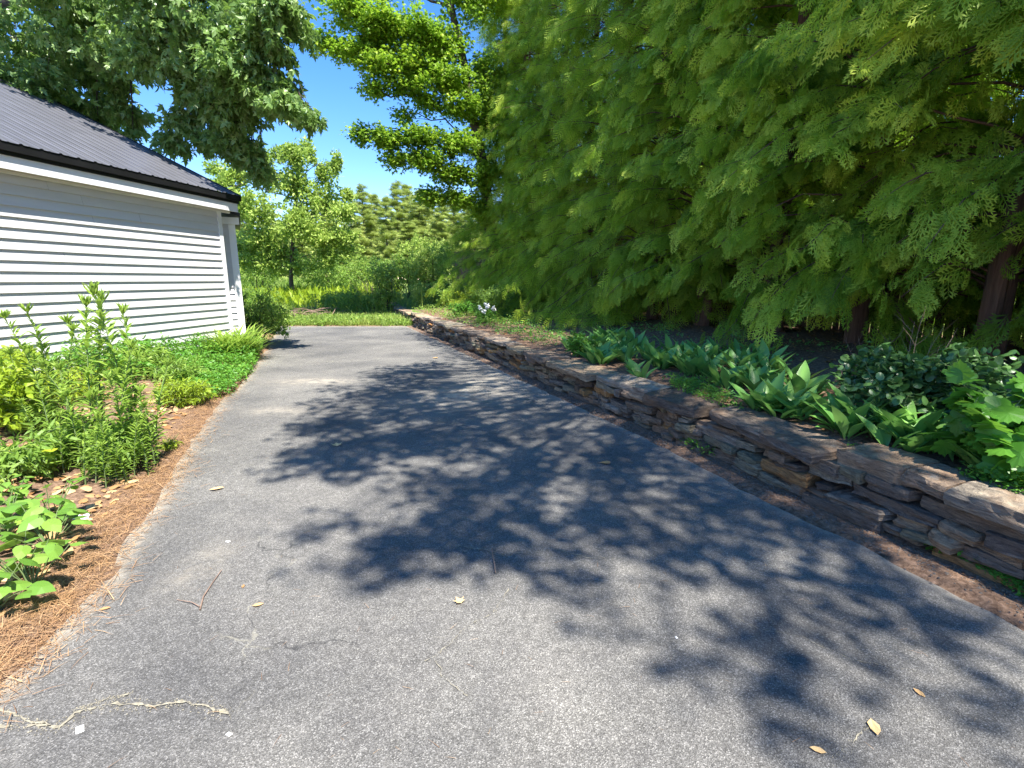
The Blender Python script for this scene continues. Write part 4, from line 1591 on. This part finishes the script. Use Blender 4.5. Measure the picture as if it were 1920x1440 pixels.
S_('round_leaved_shrub', 'dark blue green shrub with round leaves behind the near lily plants', 'shrub', 0, 0, 0, 1.25, .62, ROUND, .062, M['shrub_dark'], 190, 16, xy=bank(1705, 770), lob=8, droop=.2, flat=.6, spread=.06)
S_('leafy_plant', 'fresh bright green plant among the far lily plants', 'plant', 0, 0, 0, .5, .36, OVAL, .07, M['cover'], 40, 12, xy=bank(1095, 652), spread=.05)
S_('lobed_leaf_sapling', 'sapling with large bright lobed leaves at the right margin', 'sapling', 0, 0, 0, .75, .62, GRAPE, .15, M['grape_leaf'], 30, 5, xy=gp(1905, 850, .5), droop=.15, flat=.8, spread=.06, lob=5)
S_('lobed_leaf_sapling', 'low lobed-leaf seedling behind the round-leaved shrub', 'sapling', 0, 0, 0, .5, .4, GRAPE, .11, M['grape_leaf'], 12, 4, xy=gp(1850, 790, .6), droop=.15, flat=.8, spread=.06, lob=4, tone=-.2)
for (px, py, h, lab) in [(1615, 700, .55, 'bare pale twigs rising left of the round-leaved shrub'), (1690, 740, .8, 'tall bare twig standing in the round-leaved shrub'), (1560, 720, .35, 'small bare twigs at the edge of the dark litter')]:
    x, y = gp(px, py, .5)
    twiggy('bare_twigs', lab, 'twigs', x, y, .35, h, 4, M['twig'], .004)
x, y = gp(1815, 695, .62)
z = Gz(x, y)
br = empty('broken_branch', (x, y, z), 0, 'short orange broken branch lying at the foot of a cedar at the right', 'branch')
b = Buf()
b.tube([(-.13, .03, .03), (-.03, 0, .06), (.07, .01, .07), (.13, -.03, .11)], [.035, .04, .033, .02], 7)
b.build('wood', plain_mat('split_orange_wood', (.55, .30, .18), .8, .3, 25), br)


ONES = ['', 'first', 'second', 'third', 'fourth', 'fifth', 'sixth', 'seventh', 'eighth', 'ninth', 'tenth', 'eleventh', 'twelfth', 'thirteenth', 'fourteenth', 'fifteenth', 'sixteenth', 'seventeenth', 'eighteenth', 'nineteenth']


def ordinal(n):
    if n < 20: return ONES[n]
    t, o = divmod(n, 10)
    return ['', '', 'twentieth', 'thirtieth', 'fortieth', 'fiftieth'][t] if o == 0 else ['', '', 'twenty', 'thirty', 'forty', 'fifty'][t] + '-' + ONES[o]


def rank_labels(group, text):
    obs = [o for o in COL.objects if o.get('group') == group and o.parent is None and o.get('label') == 'RANK']
    obs.sort(key=lambda o: o.location.x / max(.1, o.location.y))
    for i, o in enumerate(obs):
        o['label'] = text % ordinal(i + 1)


rank_labels('cedars beyond the fence', 'dark cedar beyond the board fence, %s from the left of those seen through the row')
rank_labels('lily plants in the far bed', 'broad-leaved lily plant, %s from the left in the far bed')
rank_labels('lily plants in the middle bed', 'dark lily plant under the cedar skirt, %s from the left in the middle bed')
rank_labels('lily plants behind the longest capstone', 'lily plant right behind the longest flat capstone, %s from the left')
rank_labels('lily plants in the near bed', 'lily plant in front of the round-leaved shrub, %s from the left')

# ------------------------------------------------------------------ left bed
def stalk(seed, H=1.1, leafL=.155):
    """upright stem with spirally set lance leaves"""
    global RG
    keep = RG
    RG = np.random.default_rng(seed)
    root = empty('tall_weed', (0, 0, 0), 0, '', 'weed')
    tb, lb = Buf(), Buf()
    bend = RG.normal(size=2) * .09
    t = np.linspace(0, 1, 9)
    path = np.stack([bend[0] * t ** 2, bend[1] * t ** 2, H * t - .02], -1)
    tb.tube(path, np.linspace(.0065, .002, 9), 5)
    n = int(H * 88)
    q = np.linspace(.12, .99, n)
    az = np.arange(n) * 2.2 + RG.normal(size=n) * .3
    P = np.stack([np.interp(q, t, path[:, k]) for k in range(3)], -1)
    upf = np.where(q > .9, 1.6, RG.uniform(.1, .7, n) + .3 * q)
    ax = np.stack([np.cos(az), np.sin(az), upf], -1)
    nz = np.stack([-np.cos(az) * .3, -np.sin(az) * .3, np.ones(n)], -1) + rnd_dir(n) * .2
    Ls = leafL * np.where(q > .93, .75, 1) * RG.uniform(.7, 1.15, n) * (.65 + .5 * np.sin(np.pi * np.clip(q, 0, .95)))
    scatter(lb, LANCE, P, ax, nz, Ls, np.clip(.35 + .4 * q + RG.normal(size=n) * .12, 0, 1))
    # crown tuft
    n = 16
    a = RG.random(n) * 6.28
    ax = np.stack([np.cos(a) * .7, np.sin(a) * .7, RG.uniform(.6, 2, n)], -1)
    scatter(lb, LANCE, np.repeat(path[-1:], n, 0), ax, rnd_dir(n) + np.array([0, 0, .5]), leafL * .7, np.clip(.75 + RG.normal(size=n) * .1, 0, 1))
    tb.build('stem', M['stem'], root)
    lb.build('leaves', M['weed'], root)
    RG = keep
    return root


stk = [stalk(61, 1.2), stalk(62, 1.0, .12), stalk(63, .85, .12), stalk(64, .6, .10)]
SH = [1.2, 1.0, .85, .6]
# (top px, top py, distance, label)
tops = [(210, 548, 4.1, 'tallest weed stalk, narrow leaves against the siding'), (130, 570, 4.0, 'second tallest weed stalk left of the tallest'), (62, 590, 4.2, 'weed stalk with faint pink top at the left'),
        (100, 615, 4.4, 'weed stalk between the pink-topped one and the siding'), (165, 600, 4.5, 'weed stalk half hidden between the two tallest'), (240, 640, 4.2, 'weed stalk right of the tallest'), (270, 690, 4.0, 'lower weed stalk at the right side of the clump'),
        (10, 620, 4.4, 'weed stalk at the left margin'), (35, 660, 4.2, 'weed stalk left margin, second row'), (190, 650, 3.8, 'front weed stalk below the tallest'), (225, 585, 4.3, 'weed stalk just right of and behind the tallest'), (150, 560, 4.3, 'weed stalk between the two tallest, set back'), (85, 575, 4.5, 'weed stalk close to the siding left of the tallest pair')]
rest = [(150, 680, 3.8), (110, 690, 3.9), (215, 700, 3.8), (250, 730, 3.9), (180, 735, 3.6), (130, 740, 3.7), (75, 710, 4.0), (200, 770, 3.6), (235, 780, 3.7), (160, 790, 3.5), (100, 780, 3.6), (50, 750, 4.0), (275, 760, 3.9), (145, 820, 3.45), (225, 820, 3.55), (185, 830, 3.45), (120, 650, 4.3), (80, 650, 4.5), (225, 665, 4.4), (265, 800, 3.75)]
usedk = set()


def put_stalk(px, py, Y, lab, grp=None):
    p = at(px, py, Y)
    zg = Gz(p[0], p[1])
    h = max(.25, p[2] - zg)
    k = int(np.argmin([abs(s - h) for s in SH]))
    src = stk[k]
    s = h / SH[k]
    sc = (min(1.2, max(.8, s)),) * 2 + (s,)
    if k not in usedk:
        usedk.add(k)
        src.location = (p[0], p[1], zg)
        src.scale = sc
        src['label'] = lab
        if grp: src['group'] = grp
        return src
    return dup(src, (p[0], p[1], zg), RG.uniform(0, 6.28), sc, lab, grp, (RG.normal() * .04, RG.normal() * .04))


for px, py, Y, lab in tops:
    o = put_stalk(px, py, Y, lab, 'tall weeds in front of the garage')
for px, py, Y in rest:
    put_stalk(px, py, Y, 'RANK', 'tall weeds in front of the garage')
rank_labels('tall weeds in front of the garage', 'shorter crowded weed stalk of the tall clump, %s from the left')

S_('leafy_weed', 'bushy yellow green weed at the left margin above the heart leaves', 'weed', 0, 0, 0, .9, .62, OVAL, .07, M['yellow_leaf'], 90, 14, xy=gp(-10, 830, .15), tone=-.1, spread=.06)
S_('leafy_weed', 'yellow green weed behind the left of the tall clump', 'weed', 0, 0, 0, 1.0, .55, OVAL, .07, M['yellow_leaf'], 80, 14, xy=gp(20, 760, .15), tone=-.15, spread=.06)
S_('leafy_weed', 'small pale weed cluster below the left of the tall clump', 'weed', 0, 0, 0, .35, .28, OVAL, .06, M['weed'], 26, 9, xy=gp(75, 895, .1), tone=.15, spread=.05)
S_('leafy_weed', 'bright fine-leaved weed tuft in front of the ground cover', 'weed', 0, 0, 0, .75, .36, LANCE, .075, M['yellow_leaf'], 90, 14, xy=gp(350, 752, .08), tone=-.25, spread=.05)
S_('leafy_weed', 'bushy leafy base at the foot of the tall weed clump', 'weed', 0, 0, 0, .75, .40, LANCE, .10, M['weed'], 110, 14, xy=gp(190, 862, .1), tone=-.1, spread=.06)
S_('leafy_weed', 'rounded green weed beside the tall clump near the siding', 'weed', 0, 0, 0, .9, .4, LANCE, .1, M['weed'], 90, 14, xy=gp(270, 700, .2), tone=.1, spread=.06)
S_('leafy_weed', 'thin solitary seedling on the litter right of the tall clump', 'weed', 0, 0, 0, .22, .30, LANCE, .07, M['weed'], 16, 7, xy=gp(275, 822, .05), tone=.1, spread=.03)
S_('leafy_weed', 'tiny grassy seedling at the edge of the needles', 'weed', 0, 0, 0, .16, .08, LANCE, .06, M['yellow_leaf'], 12, 6, xy=gp(318, 838, .03), spread=.02)


for (px, py, w, h, mt, lab) in [(60, 700, 1.0, .5, 'weed', 'loose green weed filling the bed between the siding and the left margin'), (130, 760, .7, .4, 'yellow_leaf', 'yellow green weed between the stalks at the left'), (-30, 700, 1.0, .6, 'weed', 'leafy weed at the left margin against the siding'), (50, 810, .6, .35, 'weed', 'low leafy weed in the middle of the left bed'), (215, 690, .9, .4, 'weed', 'green weed behind the tall stalks near the siding'),
                               (330, 705, .8, .35, 'weed', 'leafy weed between the tall clump and the ground cover'), (20, 880, .6, .35, 'weed', 'leafy weed above the heart leaves at the left margin')]:
    S_('leafy_weed', lab, 'weed', 0, 0, 0, w, h, LANCE, .10, M[mt], 48, 12, xy=gp(px, py, .2), tone=.05, spread=.07)
# heart-leaf plants at the lower left
def heart_plant(seed, n, h, w):
    global RG
    keep = RG
    RG = np.random.default_rng(seed)
    root = empty('heart_leaf_plant', (0, 0, 0), 0, '', 'plant')
    tb, lb = Buf(), Buf()
    for i in range(n):
        a = RG.random() * 6.28
        r = w * RG.random() ** .6
        top = np.array([r * math.cos(a), r * math.sin(a), h * RG.uniform(.45, 1.0)])
        tb.tube(curve((0, 0, 0), top, .05, .08, 5), [.003, .0028, .0024, .002, .0016], 4)
        d = np.array([math.cos(a), math.sin(a), -.25 + RG.normal() * .2]) + RG.normal(size=3) * .35
        nz = np.array([math.cos(a) * .3, math.sin(a) * .3, 1.0]) + RG.normal(size=3) * .2
        scatter(lb, HEART, top[None], d[None], nz[None], np.array([RG.uniform(.065, .115)]), np.clip(.5 + RG.normal() * .22, 0, 1))
    tb.build('stems', M['stem'], root)
    lb.build('leaves', M['heart_leaf'], root)
    RG = keep
    return root


hp = [heart_plant(71, 15, .26, .17), heart_plant(72, 11, .20, .15)]
hpos = [(15, 1010, 'heart-leaved plant at the left margin above the needle litter'), (70, 985, 'heart-leaved plant between the yellow leaf and the margin'), (95, 1030, 'heart-leaved plant in front, nearest the white scrap'), (45, 1070, 'lowest full heart-leaved plant over the needle litter'),
        (-30, 1060, 'heart-leaved plant cut by the left edge'), (30, 950, 'small heart-leaved plant at the back of the patch'), (100, 980, 'heart-leaved plant with pale leaves at the back right'), (-5, 1130, 'heart-leaved plant hanging in at the lower left margin'), (60, 1100, 'low heart-leaved shoot at the front of the patch'), (-40, 1000, 'heart-leaved plant just off the left margin')]
for i, (px, py, lab) in enumerate(hpos):
    x, y = gp(px, py, .06)
    z = Gz(x, y)
    if i < 2:
        hp[i].location = (x, y, z)
        hp[i]['label'] = lab
        hp[i]['group'] = 'heart-leaved plants at the lower left'
    else:
        s = RG.uniform(.8, 1.15)
        dup(hp[i % 2], (x, y, z), RG.uniform(0, 6.28), (s, s, s), lab, 'heart-leaved plants at the lower left')

# arching grass clump at the garage corner
cx, cy = -5.18, 9.45
gc = empty('grass_clump', (cx, cy, Gz(cx, cy)), 0, 'arching clump of long grassy leaves at the garage corner', 'grass clump')
b = Buf()
n = 520
a = RG.random(n) * 6.28
P = np.stack([RG.normal(size=n) * .15, RG.normal(size=n) * .22, np.zeros(n)], -1)
ax = np.stack([np.cos(a) * .55, np.sin(a) * .55, RG.uniform(.6, 1.6, n)], -1)
nz = np.stack([np.cos(a) * -1, np.sin(a) * -1, np.full(n, .6)], -1)
scatter(b, BLADE, P, ax, nz, RG.uniform(.45, .85, n), np.clip(.75 + RG.normal(size=n) * .2, 0, 1))
b.build('blades', M['weed'], gc)

# ------------------------------------------------------------------ litter
b = Buf()      # pine needles along the left rim of the drive
n = 21000
y = RG.uniform(1.2, 17, n) ** 1.0
y = 1.2 + (RG.random(n) ** 1.7) * 13
off = RG.normal(size=n) * .11 + .10 + .06 * vnoise(y, 1, 1.4)
x = np.interp(y, LY, LX) - off
P = np.stack([x, y, np.maximum(G(x, y), .002) + RG.uniform(.001, .018, n)], -1)
NEED = ([(-.012, 0, 0), (.012, 0, 0), (.010, .5, .05), (-.010, .5, .05), (0, 1, 0)], [(3, 2, 4)], [(0, 1, 2, 3)])
ax = rnd_dir(n)
ax[:, 2] *= .12
scatter(b, NEED, P, ax, np.array([0, 0, 1.0]) + rnd_dir(n) * .3, RG.uniform(.05, .12, n), np.clip(.5 + RG.normal(size=n) * .22, 0, 1))
# strip at the foot of the wall
n = 9000
u = RG.uniform(-1, 15, n)
v = -np.abs(RG.normal(size=n)) * .08 - .0
x, y = uv(u, v)
P = np.stack([x, y, np.full(n, .006) + RG.uniform(0, .012, n)], -1)
ax = rnd_dir(n)
ax[:, 2] *= .1
scatter(b, NEED, P, ax, np.array([0, 0, 1.0]) + rnd_dir(n) * .3, RG.uniform(.02, .06, n), np.clip(.3 + RG.normal(size=n) * .3, 0, 1))
n = 900
y = 1.0 + RG.random(n) ** 1.3 * 14
x = np.interp(y, LY, LX) + (np.interp(y, RY, RX) - np.interp(y, LY, LX)) * RG.random(n)
P = np.stack([x, y, np.full(n, .006)], -1)
ax = rnd_dir(n)
ax[:, 2] = 0
scatter(b, NEED, P, ax, np.tile([0, 0, 1.0], (n, 1)), RG.uniform(.015, .06, n), np.clip(.5 + RG.normal(size=n) * .3, 0, 1))
tag(b.build('needle_litter', M['needles']), 'orange brown pine needles drifted along both edges of the drive', 'pine needles', kind='stuff')

b = Buf()      # dry leaves
n = 2400
y = 1.5 + (RG.random(n) ** 1.3) * 8.5
x = np.interp(y, LY, LX) - np.abs(RG.normal(size=n)) * 1.2 - .25
P = np.stack([x, y, G(x, y) + RG.uniform(.004, .03, n)], -1)
scatter(b, HEART, P, rnd_dir(n) * np.array([1, 1, .25]), rnd_dir(n) * .45 + np.array([0, 0, 1.0]), RG.uniform(.03, .085, n), np.clip(.6 + RG.normal(size=n) * .25, 0, 1))
n = 5200
u = RG.uniform(-3, 17, n)
v = RG.uniform(.4, 6, n)
x, y = uv(u, v)
P = np.stack([x, y, G(x, y) + RG.uniform(.002, .02, n)], -1)
scatter(b, SMALL, P, rnd_dir(n) * np.array([1, 1, .2]), rnd_dir(n) * .4 + np.array([0, 0, 1.0]), RG.uniform(.03, .09, n), np.clip(.3 + RG.normal(size=n) * .22, 0, 1))
tag(b.build('leaf_litter', M['straw']), 'dry fallen leaves scattered over the planting beds', 'leaf litter', kind='stuff')

# silt crumbs in the open cracks of the drive
crumb = plain_mat('silt_crumbs', (.25, .225, .165), .95, .4, 60)
STONE = ([(-.5, -.4, 0), (.5, -.5, 0), (.6, .4, 0), (-.4, .5, 0), (-.3, -.2, .5), (.3, -.3, .45), (.3, .25, .5), (-.2, .3, .4)], [], [(4, 5, 6, 7), (0, 1, 5, 4), (1, 2, 6, 5), (2, 3, 7, 6), (3, 0, 4, 7)])
b = Buf()


def crack(pix, wid, dens, size):
    pts = np.array([gp(*q) for q in pix])
    seg = np.diff(pts, axis=0)
    ln = np.linalg.norm(seg, axis=1)
    prev = None
    for i in range(len(seg)):
        n_ = max(2, int(ln[i] / .012))
        nrm = np.array([-seg[i][1], seg[i][0]]) / (ln[i] + 1e-9)
        for q in range(n_):
            p = pts[i] + seg[i] * q / n_
            wob = .010 * mnoise.noise(Vector((p[0] * 22, p[1] * 22, 0))) + .006 * mnoise.noise(Vector((p[0] * 90, p[1] * 90, 3)))
            w = wid * max(.06, .5 + 1.3 * mnoise.noise(Vector((p[0] * 30, p[1] * 30, 7))) + .5 * RG.normal() * .5)
            c = p + nrm * wob
            cur = [(c[0] - nrm[0] * w, c[1] - nrm[1] * w, .0055), (c[0] + nrm[0] * w, c[1] + nrm[1] * w, .0055)]
            if prev is not None and mnoise.noise(Vector((p[0] * 14, p[1] * 14, 11))) > -.42:
                b.add(prev + cur, Q=[(0, 1, 3, 2)], var=.5)
            prev = cur
        m = int(dens * ln[i] * .5)
        t = RG.random(m)
        q = pts[i] + seg[i] * t[:, None] + RG.normal(size=(m, 2)) * wid * 2.5
        P = np.concatenate([q, np.full((m, 1), .003)], 1)
        scatter(b, STONE, P, rnd_dir(m) * np.array([1, 1, 0]) + np.array([1e-3, 0, 0]), np.tile([0, 0, 1.0], (m, 1)), size * RG.uniform(.4, 1.0, m), .5)


crack([(-30, 1365), (40, 1362), (115, 1366), (140, 1340), (165, 1330), (215, 1322), (275, 1326), (345, 1318), (400, 1330), (432, 1345)], .007, 700, .005)
crack([(0, 1330), (60, 1355), (100, 1366)], .004, 500, .005)
crack([(140, 1332), (200, 1312), (250, 1300)], .003, 900, .005)
crack([(925, 1040), (985, 1038), (1040, 1030), (1100, 1046), (1160, 1050)], .0035, 400, .004)
crack([(925, 1034), (850, 1024)], .003, 400, .004)
crack([(955, 1105), (925, 1150), (870, 1180), (815, 1235), (790, 1245)], .0018, 200, .003)
crack([(815, 1235), (830, 1270), (880, 1310)], .0015, 200, .003)
crack([(1370, 1155), (1420, 1180), (1500, 1195), (1600, 1240), (1720, 1260)], .0015, 200, .003)
crack([(1560, 1430), (1600, 1390), (1640, 1350)], .003, 400, .004)
tag(b.build('crack_silt', crumb), 'pale silt and moss crumbs lying in the cracks of the drive', 'silt', kind='stuff')

# loose things on the drive
leaf_br = leaf_mat('fallen_leaf', (.30, .16, .08), (.50, .33, .17), (.62, .48, .28), (.5, .3, .1), .1, .7, .2)


def fallen(px, py, size, lab, var, yaw, shape=HEART, name='fallen_leaf', mat=None, z=.004):
    x, y = gp(px, py)
    root_b = Buf()
    SV, ST, SQ = shape
    V = np.array(SV, float)
    V[:, 2] = np.abs(V[:, 0]) * .35 + .25 * (V[:, 1] - .4) ** 2
    root_b.add(V * size, T=ST if len(ST) else None, Q=SQ if len(SQ) else None, var=var)
    o = root_b.build(name, mat or leaf_br)
    o.location = (x, y, z)
    o.rotation_euler = (0, 0, yaw)
    return tag(o, lab, 'leaf', None)


fallen(392, 920, .10, 'tan dry leaf near the left edge of the sunny asphalt', .7, -1.2, OVAL)
fallen(1143, 870, .085, 'reddish dry leaf in the dappled shade near the wall', .25, 1.5)
fallen(1632, 1350, .075, 'tan curled leaf in the sun at the lower right', .8, 2.8, OVAL)
fallen(185, 1145, .05, 'small brown leaf on the rim of the drive at the lower left', .2, -1.3, OVAL)
fallen(865, 1133, .055, 'crumpled pale leaf in the middle of the sunny asphalt', .8, .6, MAPLE)
fallen(495, 1133, .05, 'thin orange leaf scrap left of the middle', .5, 2.1, OVAL)
fallen(632, 838, .10, 'pale green leaf fallen at the left fringe of the shade', .95, .4, MAPLE)
fallen(820, 672, .10, 'pinkish leaf at the edge of the far shade strip', .4, 1.7)
fallen(1550, 1414, .05, 'small tan leaf at the bottom edge right of centre', .7, 1.2, OVAL)
fallen(1735, 1310, .045, 'faint pink leaf scrap in the sun at the lower right', .5, .3, OVAL)
fallen(455, 1104, .03, 'tiny brown scrap beside the forked twig', .1, .3, OVAL)
yl_ = fallen(112, 930, .11, 'single bright yellow leaf among the heart-leaved plants', .9, 1.0, HEART, mat=M['yellow_leaf'], z=.32)
white = plain_mat('white_scrap', (.82, .82, .82), .7, .06, 40)
x, y = gp(155, 972, .05)
b = Buf()
V, T, Q_ = [], [], []
r = random.Random(4)
for i in range(7):
    for j in range(5):
        V.append((i * .015 - .045, j * .014 - .028, .01 + r.uniform(0, .028)))
for i in range(6):
    for j in range(4):
        a = i * 5 + j
        Q_.append((a, a + 5, a + 6, a + 1))
b.add(V, Q=Q_)
o = b.build('paper_scrap', white)
o.location = (x, y, Gz(x, y) + .005)
tag(o, 'crumpled white paper scrap at the edge of the heart-leaved plants', 'litter')


def twig(pix, r, lab, mat=M['twig'], forks=None):
    b = Buf()
    x0, y0 = gp(*pix[0])
    pts = [(gp(*q)[0] - x0, gp(*q)[1] - y0, r + .004 + .004 * (i % 2)) for i, q in enumerate(pix)]
    b.tube(pts, np.linspace(r, r * .6, len(pts)), 5)
    for f in forks or []:
        pts = [(gp(*q)[0] - x0, gp(*q)[1] - y0, r + .004 + .004 * (i % 2)) for i, q in enumerate(f)]
        b.tube(pts, np.linspace(r * .9, r * .4, len(pts)), 5)
    o = b.build('twig', mat)
    o.location = (x0, y0, 0)
    return tag(o, lab, 'twig')


twig([(375, 1146), (382, 1122), (398, 1096), (416, 1072)], .0035, 'forked grey twig lying on the sunny asphalt at the left', forks=[[(375, 1140), (360, 1133), (332, 1127)]])
twig([(922, 1032), (926, 1055), (929, 1076)], .0045, 'short straight dark stick at the edge of the shade in the middle')
twig([(285, 915), (310, 910), (345, 914)], .003, 'thin dry twig across the left rim of the drive')
twig([(40, 1252), (80, 1238), (115, 1222)], .003, 'thin dry stalk on the lower left rim of the drive')
b = Buf()
n = 9000
u = RG.uniform(-1.5, 16, n)
v = -.02 - np.abs(RG.normal(size=n)) * .10
x, y = uv(u, v)
P = np.stack([x, y, np.full(n, .002)], -1)
scatter(b, STONE, P, rnd_dir(n) * np.array([1, 1, 0]) + np.array([1e-3, 0, 0]), np.tile([0, 0, 1.0], (n, 1)), RG.uniform(.004, .014, n), .5)
tag(b.build('gravel', plain_mat('grey_gravel', (.13, .11, .09), .9, .5, 45)), 'fine grey gravel along the foot of the stone wall', 'gravel', kind='stuff')
peb = plain_mat('white_pebble', (.75, .75, .73), .7, .08, 30)
for px, py, s, lab in [(150, 1368, .035, 'whitish flat pebble by the mossy crack at the lower left'), (430, 1378, .02, 'small white pebble near the bottom left of centre'), (427, 1016, .025, 'white chip on the sunny asphalt left of the shade'), (1390, 868, .03, 'white chip in the shade close to the wall'), (1268, 1196, .012, 'tiny white chip in the sun below the shade')]:
    x, y = gp(px, py)
    b = Buf()
    SV, ST, SQ = STONE
    b.add(np.array(SV) * np.array([s, s * .7, s * .3]), Q=SQ)
    o = b.build('pebble', peb)
    o.location = (x, y, .003)
    o.rotation_euler = (0, 0, px)
    tag(o, lab, 'pebble')
